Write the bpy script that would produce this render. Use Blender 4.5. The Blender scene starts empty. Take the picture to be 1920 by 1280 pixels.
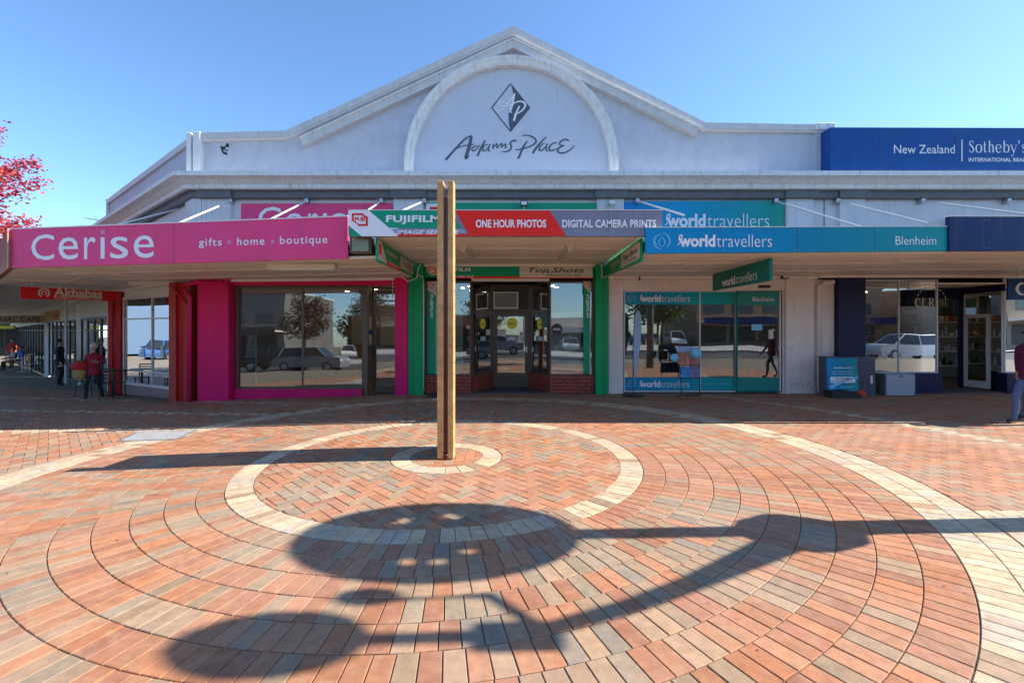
import bpy, bmesh, math, random
from mathutils import Vector, Matrix
from mathutils.geometry import tessellate_polygon
random.seed(7)
R = math.radians
sc = bpy.context.scene
C = bpy.data.collections.new('place'); sc.collection.children.link(C)

# ---------------------------------------------------------------- camera, sky, sun, exposure
FX = 862.0; HY = 620.0; CH = 1.6
cam = bpy.data.objects.new('camera', bpy.data.cameras.new('camera')); C.objects.link(cam)
cam.location = (0, 0, CH); cam.rotation_euler = (R(90), 0, 0)
cam.data.sensor_width = 36; cam.data.lens = FX/1920*36; cam.data.shift_y = -20/1920
cam.data.clip_end = 600; cam.data.clip_start = .05
sc.camera = cam
w = bpy.data.worlds.new('World'); sc.world = w; w.use_nodes = True
nt = w.node_tree; bg = nt.nodes['Background']
sky = nt.nodes.new('ShaderNodeTexSky'); sky.sky_type = 'NISHITA'; sky.sun_disc = False
SUN_EL, SUN_AZ = 38.3, 88.0          # azimuth clockwise from +Y
sky.sun_elevation = R(SUN_EL); sky.sun_rotation = R(SUN_AZ)
sky.air_density = 1.0; sky.dust_density = 0.35; sky.ozone_density = 3.0; sky.altitude = 100
tint = nt.nodes.new('ShaderNodeMixRGB'); tint.blend_type = 'MULTIPLY'; tint.inputs[0].default_value = 1; tint.inputs[2].default_value = (.82, 1.0, 1.13, 1)
nt.links.new(sky.outputs[0], tint.inputs[1]); nt.links.new(tint.outputs[0], bg.inputs[0]); bg.inputs[1].default_value = 0.11
sl = bpy.data.lights.new('sun', 'SUN'); sl.energy = 5.0; sl.angle = R(0.45); sl.color = (1, .93, .82)
so = bpy.data.objects.new('sun', sl); C.objects.link(so); so.location = (30, 5, 30)
sd = Vector((math.cos(R(SUN_EL))*math.sin(R(SUN_AZ)), math.cos(R(SUN_EL))*math.cos(R(SUN_AZ)), math.sin(R(SUN_EL))))
so.rotation_euler = sd.to_track_quat('Z', 'Y').to_euler()
sc.view_settings.view_transform = 'Standard'; sc.view_settings.look = 'None'
sc.view_settings.gamma = 1; sc.view_settings.exposure = 1.2; sc.view_settings.use_curve_mapping = False
sc.cycles.max_bounces = 8; sc.cycles.transparent_max_bounces = 24; sc.cycles.glossy_bounces = 4
sc.cycles.diffuse_bounces = 4; sc.cycles.use_denoising = True
sc.cycles.caustics_reflective = False; sc.cycles.caustics_refractive = False

# ---------------------------------------------------------------- helpers
def X_(px, Y): return (px-960)*Y/FX
def Z_(py, Y): return CH+(HY-py)*Y/FX
def zg(x, y):                                   # the ground: falls gently to the left, and towards the road behind
    t = -x-2.0
    z = -0.03*(t if t > 1 else (0 if t < -1 else (t+1)**2/4))
    z = max(z, -.62)
    if y < -1.5: 
        k = min(1, (-1.5-y)/5); z -= .12*k*k*(3-2*k)
    return z
def ground_hit(px, py):
    Y = CH*FX/(py-HY)
    for _ in range(6): Y = (CH-zg(X_(px, Y), Y))*FX/(py-HY)
    return X_(px, Y), Y
ORG = {}
def tag(o, label=None, cat=None, group=None, kind=None):
    if label: o['label'] = label
    if cat: o['category'] = cat
    if group: o['group'] = group
    if kind: o['kind'] = kind
    return o
def thing(name, label, cat, loc=(0, 0, 0), group=None, kind=None):
    o = bpy.data.objects.new(name, None); C.objects.link(o); o.location = loc; o.empty_display_size = .2
    ORG[o] = Vector(loc)
    return tag(o, label, cat, group, kind)
def copy_tree(o, parent=None):
    c = o.copy(); C.objects.link(c); c.parent = parent
    for ch in list(o.children): copy_tree(ch, c)
    return c
class MB:
    def __init__(s): s.v = []; s.f = []; s.m = []; s.mi = 0; s.M = None; s.marks = []
    def add(s, vs, fs):
        n = len(s.v)
        for p in vs:
            p = Vector(p)
            if s.M is not None: p = s.M @ p
            s.v.append(p)
        for f in fs: s.f.append([i+n for i in f]); s.m.append(s.mi)
        return s
    def box(s, x0, x1, y0, y1, z0, z1):
        return s.add([(x0,y0,z0),(x1,y0,z0),(x1,y1,z0),(x0,y1,z0),(x0,y0,z1),(x1,y0,z1),(x1,y1,z1),(x0,y1,z1)],
              [(0,3,2,1),(4,5,6,7),(0,1,5,4),(1,2,6,5),(2,3,7,6),(3,0,4,7)])
    def cbox(s, x0, x1, y0, y1, z0, z1, b=.01):      # box with chamfered edges
        bm = bmesh.new(); bmesh.ops.create_cube(bm, size=1)
        for v in bm.verts: v.co = Vector(((x0+x1)/2+v.co.x*(x1-x0), (y0+y1)/2+v.co.y*(y1-y0), (z0+z1)/2+v.co.z*(z1-z0)))
        bmesh.ops.bevel(bm, geom=bm.edges[:], offset=b, segments=1, affect='EDGES')
        bm.verts.index_update()
        s.add([v.co[:] for v in bm.verts], [[v.index for v in f.verts] for f in bm.faces]); bm.free(); return s
    def prism(s, poly, a, b, axis='y'):              # polygon (x,z) extruded in y, or (x,y) in z, or (y,z) in x
        n = len(poly)
        def P(p, t): return (p[0], t, p[1]) if axis == 'y' else ((p[0], p[1], t) if axis == 'z' else (t, p[0], p[1]))
        vs = [P(p, a) for p in poly]+[P(p, b) for p in poly]
        tri = tessellate_polygon([[Vector((p[0], p[1], 0)) for p in poly]])
        fs = [tuple(t) for t in tri]+[tuple(i+n for i in reversed(t)) for t in tri]
        fs += [(i, (i+1) % n, (i+1) % n+n, i+n) for i in range(n)]
        return s.add(vs, fs)
    def tube(s, pts, r, n=8, caps=True):
        pts = [Vector(p) for p in pts]; rs = r if isinstance(r, (list, tuple)) else [r]*len(pts)
        rings = []; base = []
        for i, p in enumerate(pts):
            d = (pts[min(i+1, len(pts)-1)]-pts[max(i-1, 0)]).normalized()
            a = d.cross(Vector((0, 0, 1)));
            if a.length < .05: a = d.cross(Vector((0, 1, 0)))
            a.normalize(); b = d.cross(a).normalized()
            base += [p+(a*math.cos(t*2*math.pi/n)+b*math.sin(t*2*math.pi/n))*rs[i] for t in range(n)]
        fs = [(i*n+t, i*n+(t+1) % n, (i+1)*n+(t+1) % n, (i+1)*n+t) for i in range(len(pts)-1) for t in range(n)]
        if caps: fs += [tuple(reversed(range(n))), tuple((len(pts)-1)*n+t for t in range(n))]
        return s.add(base, fs)
    def lathe(s, prof, c=(0, 0, 0), n=16, sx=1, sy=1):    # profile (r,z)
        vs = []; 
        for r, z in prof: vs += [(c[0]+sx*r*math.cos(t*2*math.pi/n), c[1]+sy*r*math.sin(t*2*math.pi/n), c[2]+z) for t in range(n)]
        fs = [(i*n+t, i*n+(t+1) % n, (i+1)*n+(t+1) % n, (i+1)*n+t) for i in range(len(prof)-1) for t in range(n)]
        fs += [tuple(reversed(range(n))), tuple((len(prof)-1)*n+t for t in range(n))]
        return s.add(vs, fs)
    def ball(s, c, rx, ry=None, rz=None, n=12):
        ry = ry or rx; rz = rz or rx; k = n//2
        return s.lathe([(max(.001, math.sin(math.pi*i/k))*rx, -math.cos(math.pi*i/k)*rz) for i in range(k+1)], c, n, 1, ry/rx)
    def quad(s, a, b, c, d): return s.add([a, b, c, d], [(0, 1, 2, 3)])
    def build(s, name, mats, parent=None, smooth=False, attr=None):
        if len(s.marks) > 1:                          # every word is a part of its own
            mk_ = s.marks+[(len(s.v), len(s.f))]; mk_[0] = (0, 0); o = None
            for (a, b), (c, d) in zip(mk_, mk_[1:]):
                q = MB(); q.v = s.v[a:c]; q.f = [[i-a for i in f] for f in s.f[b:d]]; q.m = s.m[b:d]; o = q.build(name, mats, parent)
            return o
        if not isinstance(mats, (list, tuple)): mats = [mats]
        r = parent
        while r is not None and r.parent is not None: r = r.parent
        off = ORG.get(r, Vector((0, 0, 0))) if r is not None else Vector((0, 0, 0))
        me = bpy.data.meshes.new(name)
        me.from_pydata([(p-off)[:] for p in s.v], [], s.f)
        for m in mats: me.materials.append(m)
        if len(mats) > 1: me.polygons.foreach_set('material_index', s.m)
        if smooth: me.polygons.foreach_set('use_smooth', [True]*len(me.polygons))
        if attr is not None:
            ca = me.color_attributes.new('col', 'FLOAT_COLOR', 'POINT')
            ca.data.foreach_set('color', attr)
        me.update()
        o = bpy.data.objects.new(name, me); C.objects.link(o)
        if parent is not None: o.parent = parent
        return o
def fixn(o):
    bm = bmesh.new(); bm.from_mesh(o.data); bmesh.ops.recalc_face_normals(bm, faces=bm.faces[:]); bm.to_mesh(o.data); bm.free(); return o

# ---------------------------------------------------------------- materials
MT = {}
def mat(name, col, rough=.6, var=.12, scale=4, bump=.0, bscale=60, metal=0, spec=.5, emit=0, stain=0, coat=0):
    if name in MT: return MT[name]
    m = bpy.data.materials.new(name); m.use_nodes = True; n = m.node_tree; L = n.links.new
    p = n.nodes['Principled BSDF']; p.inputs['Roughness'].default_value = rough; p.inputs['Metallic'].default_value = metal
    p.inputs['Specular IOR Level'].default_value = spec
    if coat: p.inputs['Coat Weight'].default_value = coat; p.inputs['Coat Roughness'].default_value = .12
    tc = n.nodes.new('ShaderNodeTexCoord')
    if var:
        ns = n.nodes.new('ShaderNodeTexNoise'); ns.inputs['Scale'].default_value = scale; ns.inputs['Detail'].default_value = 8; ns.inputs['Roughness'].default_value = .65
        L(tc.outputs['Object'], ns.inputs['Vector'])
        rp = n.nodes.new('ShaderNodeValToRGB'); L(ns.outputs[0], rp.inputs[0])
        rp.color_ramp.elements[0].position = .3; rp.color_ramp.elements[1].position = .7
        rp.color_ramp.elements[0].color = tuple(c*(1-var) for c in col[:3])+(1,)
        rp.color_ramp.elements[1].color = tuple(min(1, c*(1+var*.6)) for c in col[:3])+(1,)
        src = rp.outputs[0]
        if stain:                                    # vertical rain streaks, dirt of the surface itself
            mp = n.nodes.new('ShaderNodeMapping'); mp.inputs['Scale'].default_value = (9, 9, .7); L(tc.outputs['Object'], mp.inputs[0])
            n2 = n.nodes.new('ShaderNodeTexNoise'); n2.inputs['Scale'].default_value = 1.6; n2.inputs['Detail'].default_value = 6; L(mp.outputs[0], n2.inputs['Vector'])
            r2 = n.nodes.new('ShaderNodeValToRGB'); r2.color_ramp.elements[0].position = .52; r2.color_ramp.elements[1].position = .75
            r2.color_ramp.elements[0].color = (0, 0, 0, 1); r2.color_ramp.elements[1].color = (stain,)*3+(1,); L(n2.outputs[0], r2.inputs[0])
            mx = n.nodes.new('ShaderNodeMixRGB'); L(r2.outputs[0], mx.inputs[0]); L(src, mx.inputs[1]); mx.inputs[2].default_value = (.12, .12, .11, 1)
            src = mx.outputs[0]
        L(src, p.inputs['Base Color'])
    else: p.inputs['Base Color'].default_value = tuple(col[:3])+(1,)
    if bump:
        nb = n.nodes.new('ShaderNodeTexNoise'); nb.inputs['Scale'].default_value = bscale; nb.inputs['Detail'].default_value = 4
        L(tc.outputs['Object'], nb.inputs['Vector'])
        b = n.nodes.new('ShaderNodeBump'); b.inputs['Strength'].default_value = bump; b.inputs['Distance'].default_value = .02
        L(nb.outputs[0], b.inputs['Height']); L(b.outputs[0], p.inputs['Normal'])
    if emit:
        p.inputs['Emission Color'].default_value = tuple(col[:3])+(1,); p.inputs['Emission Strength'].default_value = emit
    MT[name] = m; return m
def grad(name, cols, rough=.35):                     # print that runs from one colour to another across the sign
    m = bpy.data.materials.new(name); m.use_nodes = True; n = m.node_tree; L = n.links.new; p = n.nodes['Principled BSDF']
    p.inputs['Roughness'].default_value = rough; p.inputs['Specular IOR Level'].default_value = .2
    tc = n.nodes.new('ShaderNodeTexCoord'); sp = n.nodes.new('ShaderNodeSeparateXYZ'); rp = n.nodes.new('ShaderNodeValToRGB')
    L(tc.outputs['Generated'], sp.inputs[0]); L(sp.outputs[0], rp.inputs[0])
    e = rp.color_ramp.elements; e[0].position = cols[0][0]; e[0].color = cols[0][1]+(1,); e[1].position = cols[-1][0]; e[1].color = cols[-1][1]+(1,)
    for t, c in cols[1:-1]: k = e.new(t); k.color = c+(1,)
    ns = n.nodes.new('ShaderNodeTexNoise'); ns.inputs['Scale'].default_value = 2.5; ns.inputs['Detail'].default_value = 6; L(tc.outputs['Object'], ns.inputs['Vector'])
    mr = n.nodes.new('ShaderNodeMapRange'); mr.inputs['To Min'].default_value = .86; mr.inputs['To Max'].default_value = 1.12; L(ns.outputs[0], mr.inputs[0])
    mx = n.nodes.new('ShaderNodeVectorMath'); mx.operation = 'SCALE'; L(rp.outputs[0], mx.inputs[0]); L(mr.outputs[0], mx.inputs['Scale'])
    L(mx.outputs[0], p.inputs['Base Color'])
    return m
def glass_mat(name, tint=(.8, .82, .8), refl=.16):
    m = bpy.data.materials.new(name); m.use_nodes = True; n = m.node_tree; L = n.links.new
    n.nodes.remove(n.nodes['Principled BSDF']); out = n.nodes['Material Output']
    tr = n.nodes.new('ShaderNodeBsdfTransparent'); tr.inputs[0].default_value = tint+(1,)
    gl = n.nodes.new('ShaderNodeBsdfGlossy'); gl.inputs['Roughness'].default_value = 0.004; gl.inputs[0].default_value = (.95, .97, 1, 1)
    fr = n.nodes.new('ShaderNodeFresnel'); fr.inputs[0].default_value = 1.5
    mr = n.nodes.new('ShaderNodeMath'); mr.operation = 'MULTIPLY_ADD'; mr.inputs[1].default_value = .8; mr.inputs[2].default_value = refl; mr.use_clamp = True
    L(fr.outputs[0], mr.inputs[0])
    tc = n.nodes.new('ShaderNodeTexCoord'); nb = n.nodes.new('ShaderNodeTexNoise'); nb.inputs['Scale'].default_value = .9; nb.inputs['Detail'].default_value = 1
    L(tc.outputs['Object'], nb.inputs['Vector']); b = n.nodes.new('ShaderNodeBump'); b.inputs['Strength'].default_value = .05; b.inputs['Distance'].default_value = .05
    L(nb.outputs[0], b.inputs['Height']); L(b.outputs[0], gl.inputs['Normal'])
    mx = n.nodes.new('ShaderNodeMixShader'); L(mr.outputs[0], mx.inputs[0]); L(tr.outputs[0], mx.inputs[1]); L(gl.outputs[0], mx.inputs[2]); L(mx.outputs[0], out.inputs[0])
    return m
def paver_mat(name, source):
    m = bpy.data.materials.new(name); m.use_nodes = True; n = m.node_tree; L = n.links.new; p = n.nodes['Principled BSDF']
    if source == 'obj':
        oi = n.nodes.new('ShaderNodeObjectInfo'); col = oi.outputs['Color']
    else:
        at = n.nodes.new('ShaderNodeAttribute'); at.attribute_name = 'col'; col = at.outputs['Color']
    ge = n.nodes.new('ShaderNodeNewGeometry')
    n1 = n.nodes.new('ShaderNodeTexNoise'); n1.inputs['Scale'].default_value = 14; n1.inputs['Detail'].default_value = 9; n1.inputs['Roughness'].default_value = .7; L(ge.outputs['Position'], n1.inputs['Vector'])
    n2 = n.nodes.new('ShaderNodeTexNoise'); n2.inputs['Scale'].default_value = .8; n2.inputs['Detail'].default_value = 5; L(ge.outputs['Position'], n2.inputs['Vector'])
    n3 = n.nodes.new('ShaderNodeTexNoise'); n3.inputs['Scale'].default_value = 260; n3.inputs['Detail'].default_value = 3; L(ge.outputs['Position'], n3.inputs['Vector'])
    def mr(src, a, b, lo=.25, hi=.75):
        q = n.nodes.new('ShaderNodeMapRange'); q.inputs[1].default_value = lo; q.inputs[2].default_value = hi; q.inputs[3].default_value = a; q.inputs[4].default_value = b; L(src, q.inputs[0]); return q.outputs[0]
    sc4 = n.nodes.new('ShaderNodeTexNoise'); sc4.inputs['Scale'].default_value = 7; sc4.inputs['Detail'].default_value = 6; sc4.inputs['Roughness'].default_value = .6; sc4.inputs['Distortion'].default_value = 1.2; L(ge.outputs['Position'], sc4.inputs['Vector'])
    blend = n.nodes.new('ShaderNodeMixRGB'); L(mr(sc4.outputs[0], 0, .6, .48, .68), blend.inputs[0]); L(col, blend.inputs[1]); blend.inputs[2].default_value = (.40, .24, .145, 1); col = blend.outputs[0]
    a = n.nodes.new('ShaderNodeMath'); a.operation = 'MULTIPLY'; L(mr(n1.outputs[0], .62, 1.12), a.inputs[0]); L(mr(n3.outputs[0], .74, 1.14), a.inputs[1])
    b = n.nodes.new('ShaderNodeVectorMath'); b.operation = 'SCALE'; L(col, b.inputs[0]); L(a.outputs[0], b.inputs['Scale'])
    mx = n.nodes.new('ShaderNodeMixRGB'); L(mr(n2.outputs[0], 0, .38, .42, .75), mx.inputs[0]); L(b.outputs[0], mx.inputs[1]); mx.inputs[2].default_value = (.33, .26, .21, 1)
    # scattered pale and dark marks (gum, lichen, old spills)
    vo = n.nodes.new('ShaderNodeTexVoronoi'); vo.inputs['Scale'].default_value = 2.3; L(ge.outputs['Position'], vo.inputs['Vector'])
    lt = n.nodes.new('ShaderNodeMath'); lt.operation = 'LESS_THAN'; lt.inputs[1].default_value = .035; L(vo.outputs['Distance'], lt.inputs[0])
    m2 = n.nodes.new('ShaderNodeMath'); m2.operation = 'MULTIPLY'; m2.inputs[1].default_value = .45; L(lt.outputs[0], m2.inputs[0])
    m3 = n.nodes.new('ShaderNodeMixRGB'); L(m2.outputs[0], m3.inputs[0]); L(mx.outputs[0], m3.inputs[1]); m3.inputs[2].default_value = (.09, .08, .075, 1)
    L(m3.outputs[0], p.inputs['Base Color']); p.inputs['Roughness'].default_value = .75; p.inputs['Specular IOR Level'].default_value = .22
    bu = n.nodes.new('ShaderNodeBump'); bu.inputs['Strength'].default_value = .35; bu.inputs['Distance'].default_value = .004
    ad = n.nodes.new('ShaderNodeMath'); ad.operation = 'ADD'; L(n3.outputs[0], ad.inputs[0]); L(n1.outputs[0], ad.inputs[1]); L(ad.outputs[0], bu.inputs['Height']); L(bu.outputs[0], p.inputs['Normal'])
    return m
M = {}
M['render_blue'] = mat("painted render", (.54, .575, .67), .8, .12, 3, 1.0, 30, stain=.08)
M['trim'] = mat('weathered white trim', (.76, .76, .76), .6, .12, 5, .1, 40, stain=.36)
M['cop'] = mat('coping', (.60, .60, .61), .6, .12, 5, .05, 40, stain=.2)
M['smooth'] = mat('smooth painted plaster', (.56, .60, .70), .6, .05, 2, .05, 20, stain=.07)
M['wallwhite'] = mat('cool white wall', (.68, .69, .74), .65, .1, 2, .08, 40, stain=.22)
M['pinkwhite'] = mat('off white wall', (.78, .70, .66), .6, .08, 2, .1, 40, stain=.12)
M['frieze'] = mat('dark grey band', (.13, .14, .16), .6, .2, 5)
M['soffit'] = mat('painted soffit sheet', (.84, .77, .70), .55, .1, 1.2, .05, 8, stain=.12)
M['batten'] = mat('soffit batten', (.84, .78, .72), .5, .1, 4)
M['logo_grey'] = mat('slate lettering', (.07, .09, .13), .5, 0)
M['white'] = mat('white print', (.86, .86, .88), .45, .04, 6)
M['pwhite'] = mat('white paint', (.75, .75, .76), .4, .08, 5)
M['magenta'] = mat('magenta paint', (.72, .010, .135), .42, .1, 3, .12, 50, spec=.2, stain=.22)
M['pink_sign'] = mat('cerise sign sheet', (.85, .07, .23), .4, .08, 1.5, spec=.2, stain=.22)
M['red'] = mat('red paint', (.50, .012, .015), .42, .15, 4, .1, 50, spec=.2)
M['rough_red'] = mat('roughcast red', (.46, .05, .035), .7, .2, 12, 1.0, 45)
M['green'] = mat('green paint', (.004, .34, .12), .4, .1, 3, .1, 50, spec=.2, stain=.22)
M['fgreen'] = mat('green sign print', (.005, .33, .18), .35, .06, 2, spec=.2, stain=.22)
M['fred'] = mat('red sign print', (.85, .022, .012), .35, .06, 2, spec=.2, stain=.22)
M['fgrey'] = mat('grey sign print', (.22, .24, .33), .35, .12, 2, spec=.2, stain=.22)
M['navy'] = mat('navy paint', (.018, .02, .07), .4, .15, 3, spec=.2)
M['navy_sign'] = mat('dark navy sign', (.005, .022, .11), .3, .1, 2, spec=.2, stain=.22)
M['royal'] = mat('royal blue sign', (.004, .075, .30), .35, .08, 1.5, spec=.2, stain=.22)
M['timber'] = mat('oiled timber', (.64, .34, .12), .5, .4, 7, .3, 60)
M['burgundy'] = mat('burgundy steel', (.11, .012, .014), .35, .12, 6)
M['brown'] = mat('brown frame', (.10, .06, .035), .45, .2, 6)
M['bronze'] = mat('bronze window frame', (.12, .09, .06), .4, .1, 6)
M['black'] = mat('black paint', (.012, .012, .013), .45, .1, 6)
M['rubber'] = mat('black rubber', (.02, .02, .02), .7, .1, 8)
M['steel'] = mat('galvanised steel', (.45, .46, .48), .4, .15, 8, metal=.8)
M['alu'] = mat('white aluminium', (.65, .66, .68), .35, .05, 8)
M['brickred'] = mat('glazed red brick', (.32, .055, .035), .35, .3, 16, .3, 70)
M['mortar'] = mat('dark mortar', (.13, .09, .08), .9, .2, 20)
M['joint'] = mat('paving sand joint', (.20, .165, .115), .95, .35, 22, .6, 200)
M['asphalt'] = mat('asphalt', (.055, .055, .058), .85, .25, 3, .5, 150)
M['concrete'] = mat('concrete', (.42, .41, .39), .8, .2, 4, .3, 80)
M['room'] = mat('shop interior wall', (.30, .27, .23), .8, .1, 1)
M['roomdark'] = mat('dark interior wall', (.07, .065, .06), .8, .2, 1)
M['roomfloor'] = mat('shop floor', (.20, .15, .11), .5, .15, 3)
M['lamp'] = mat('lit downlight', (1, .82, .55), .5, 0, emit=24)
M['yellow'] = mat('yellow sticker', (.95, .82, .02), .5, 0)
M['cream'] = mat('cream board', (.60, .56, .46), .5, .06, 3)
M['skin'] = mat('skin', (.52, .30, .21), .5, .06, 8)
M['hairwhite'] = mat('white hair', (.62, .60, .57), .7, .2, 40, .5, 200)
M['hairdark'] = mat('dark hair', (.03, .02, .015), .6, .2, 40, .5, 200)
M['glass'] = glass_mat('shop window glass', refl=.13)
M['glass_dark'] = glass_mat('dim window glass', (.55, .58, .58), .22)
M['pale_blue'] = mat('pale blue cloth', (.30, .42, .62), .7, .08, 3)
M['wt'] = grad('blue to teal sign', [(0, (.004, .27, .58)), (.3, (.003, .25, .52)), (.62, (.003, .24, .37)), (1, (.005, .30, .31))])
M['wt2'] = grad('blue to green sign', [(0, (.01, .23, .62)), (.35, (.008, .32, .60)), (1, (.01, .33, .26))])
M['wt3'] = grad('window band print', [(0, (.01, .27, .48)), (.35, (.01, .31, .52)), (.62, (.01, .38, .48)), (1, (.01, .33, .28))])
M['teal'] = mat('teal hanging sign', (.005, .17, .14), .4, .08, 2, spec=.2)

# ---------------------------------------------------------------- lettering
_curve = bpy.data.curves.new('type', 'FONT')
_co = bpy.data.objects.new('type', _curve); C.objects.link(_co); tag_type = _co
_tc = {}
def glyphs(txt, bold=0, spacing=1.0, shear=0):
    k = (txt, bold, spacing, shear)
    if k in _tc: return _tc[k]
    _curve.body = txt; _curve.offset = bold; _curve.space_character = spacing; _curve.shear = shear; _curve.resolution_u = 3
    bpy.context.view_layer.update()
    dg = bpy.context.evaluated_depsgraph_get(); ev = _co.evaluated_get(dg); me = ev.to_mesh()
    vs = [v.co.copy() for v in me.vertices]; fs = [list(p.vertices) for p in me.polygons]; ev.to_mesh_clear()
    x0 = min(v.x for v in vs); x1 = max(v.x for v in vs); y0 = min(v.y for v in vs); y1 = max(v.y for v in vs)
    _tc[k] = ([((v.x-x0)/(x1-x0), (v.y-y0)/(y1-y0)) for v in vs], fs); return _tc[k]
class Frame:                                          # a sign plane: O origin, U along the text, V up, N towards the reader
    def __init__(s, O, U, V=(0, 0, 1)):
        s.O = Vector(O); s.U = Vector(U).normalized(); s.V = Vector(V).normalized(); s.N = s.U.cross(s.V).normalized(); s.k = 0
    def at(s, px, py):
        d = Vector(((px-960)/FX, 1, (HY-py)/FX)); c = Vector((0, 0, CH))
        t = (s.O-c).dot(s.N)/d.dot(s.N); p = c+d*t-s.O
        return p.dot(s.U), p.dot(s.V)
    def P(s, u, v, n=.004): return s.O+s.U*u+s.V*v+s.N*n
    def text(s, mb, txt, u0, u1, v0, v1, bold=0, spacing=1.0, shear=0, n=.004):
        mb.marks.append((len(mb.v), len(mb.f)))
        vs, fs = glyphs(txt, bold, spacing, shear)
        mb.add([s.P(u0+x*(u1-u0), v0+y*(v1-v0), n) for x, y in vs], fs)
    def ptext(s, mb, txt, px0, px1, py0, py1, **k):   # py0 top, py1 bottom as measured
        u0, v0 = s.at(px0, py1); u1, v1 = s.at(px1, py0); s.text(mb, txt, u0, u1, v0, v1, **k)
    def poly(s, mb, pts, n=.003):
        tri = tessellate_polygon([[Vector((a, b, 0)) for a, b in pts]])
        mb.add([s.P(a, b, n) for a, b in pts], [tuple(t) for t in tri])
    def ppoly(s, mb, pts, n=.003): s.poly(mb, [s.at(*p) for p in pts], n)
    def stroke(s, mb, pts, w, n=.004):                # pen stroke with a width at every point
        s.k += 1; n = n+.0002*(s.k % 12)
        pts = [Vector(p) for p in pts]; ws = list(w) if isinstance(w, (list, tuple)) else [w]*len(pts)
        q = []; 
        for i in range(len(pts)-1):
            p0 = pts[max(i-1, 0)]; p1 = pts[i]; p2 = pts[i+1]; p3 = pts[min(i+2, len(pts)-1)]
            for t in [j/5 for j in range(5)]:
                q.append((.5*((2*p1)+(p2-p0)*t+(2*p0-5*p1+4*p2-p3)*t*t+(3*p1-p0-3*p2+p3)*t**3), ws[i]*(1-t)+ws[i+1]*t))
        q.append((pts[-1], ws[-1])); vs = []
        for i, (p, ww) in enumerate(q):
            d = q[min(i+1, len(q)-1)][0]-q[max(i-1, 0)][0]
            if d.length < 1e-9: d = Vector((1, 0))
            d.normalize(); nn = Vector((-d.y, d.x))*ww/2
            vs += [s.P((p+nn).x, (p+nn).y, n), s.P((p-nn).x, (p-nn).y, n)]
        mb.add(vs, [(2*i, 2*i+1, 2*i+3, 2*i+2) for i in range(len(q)-1)])
    def pstroke(s, mb, pts, w, off, sc_, **k):        # points measured in an enlarged crop
        uv = [s.at(off[0]+x/sc_, off[1]+y/sc_) for x, y in pts]
        a = s.at(1000, 300); b = s.at(1001, 300); f = abs(b[0]-a[0])/sc_
        s.stroke(mb, uv, [x*f for x in w] if isinstance(w, (list, tuple)) else w*f, **k)
SER = {  # stroke letters with serifs, unit box: list of (points, widths)
 'C': [([(.85,.78),(.62,.98),(.3,.92),(.1,.5),(.3,.08),(.62,.02),(.88,.22)], [.05,.07,.16,.22,.16,.07,.04]), ([(.85,.62),(.85,.98)], [.05,.05])],
 'E': [([(.22,0),(.22,1)], [.2,.2]), ([(.05,.97),(.8,.97)], [.06,.06]), ([(.05,.03),(.84,.03)], [.06,.06]), ([(.22,.51),(.6,.51)], [.06,.06]), ([(.8,.74),(.8,1)], [.05,.05]), ([(.84,.0),(.84,.28)], [.05,.05]), ([(.6,.38),(.6,.64)], [.04,.04])],
 'R': [([(.22,0),(.22,1)], [.2,.2]), ([(.05,.97),(.5,.97),(.76,.85),(.76,.63),(.5,.5),(.22,.5)], [.06,.07,.18,.18,.07,.05]), ([(.5,.5),(.72,.18),(.95,.03)], [.14,.18,.06]), ([(.05,.03),(.42,.03)], [.06,.06])],
 'I': [([(.5,0),(.5,.78)], [.22,.22]), ([(.25,.03),(.75,.03)], [.06,.06]), ([(.3,.76),(.5,.76)], [.05,.05]), ([(.42,.95),(.58,.95)], [.13,.13])],
 'S': [([(.8,.8),(.6,.97),(.3,.95),(.17,.76),(.35,.6),(.68,.42),(.82,.24),(.66,.04),(.35,.02),(.14,.22)], [.05,.07,.1,.17,.2,.2,.17,.1,.07,.04]), ([(.8,.7),(.8,.99)], [.04,.04]), ([(.14,.02),(.14,.3)], [.04,.04])],
 'o': [([(.5,.66),(.2,.6),(.1,.33),(.2,.06),(.5,0),(.8,.06),(.9,.33),(.8,.6),(.5,.66)], [.06,.14,.2,.14,.06,.14,.2,.14,.06])],
 't': [([(.4,.9),(.4,.15),(.6,.02),(.85,.1)], [.16,.18,.12,.05]), ([(.1,.63),(.8,.63)], [.06,.06])],
 'h': [([(.22,0),(.22,1)], [.18,.18]), ([(.22,.5),(.5,.66),(.76,.5),(.76,0)], [.05,.1,.18,.18]), ([(.05,.02),(.4,.02)], [.05,.05]), ([(.6,.02),(.95,.02)], [.05,.05]), ([(.05,.98),(.22,.98)], [.05,.05])],
 'e': [([(.15,.36),(.85,.36)], [.06,.06]), ([(.85,.36),(.75,.6),(.5,.66),(.2,.58),(.1,.33),(.25,.05),(.55,0),(.86,.14)], [.14,.13,.06,.13,.2,.14,.09,.04])],
 'b': [([(.2,0),(.2,1)], [.18,.18]), ([(.05,.98),(.2,.98)], [.05,.05]), ([(.2,.52),(.5,.66),(.8,.56),(.9,.33),(.8,.08),(.5,0),(.2,.1)], [.05,.07,.14,.2,.14,.07,.05])],
 'y': [([(.1,.64),(.52,.02)], [.16,.16]), ([(.9,.64),(.5,-.1),(.3,-.3),(.12,-.26)], [.06,.07,.07,.12]), ([(.0,.64),(.3,.64)], [.05,.05]), ([(.72,.64),(1,.64)], [.05,.05])],
 "'": [([(.4,1),(.4,.7)], [.2,.06])], 's': [([(.8,.54),(.6,.66),(.3,.63),(.2,.5),(.4,.38),(.7,.27),(.8,.14),(.6,.01),(.3,.01),(.14,.16)], [.05,.07,.12,.16,.17,.17,.16,.12,.07,.04])]}
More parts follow.
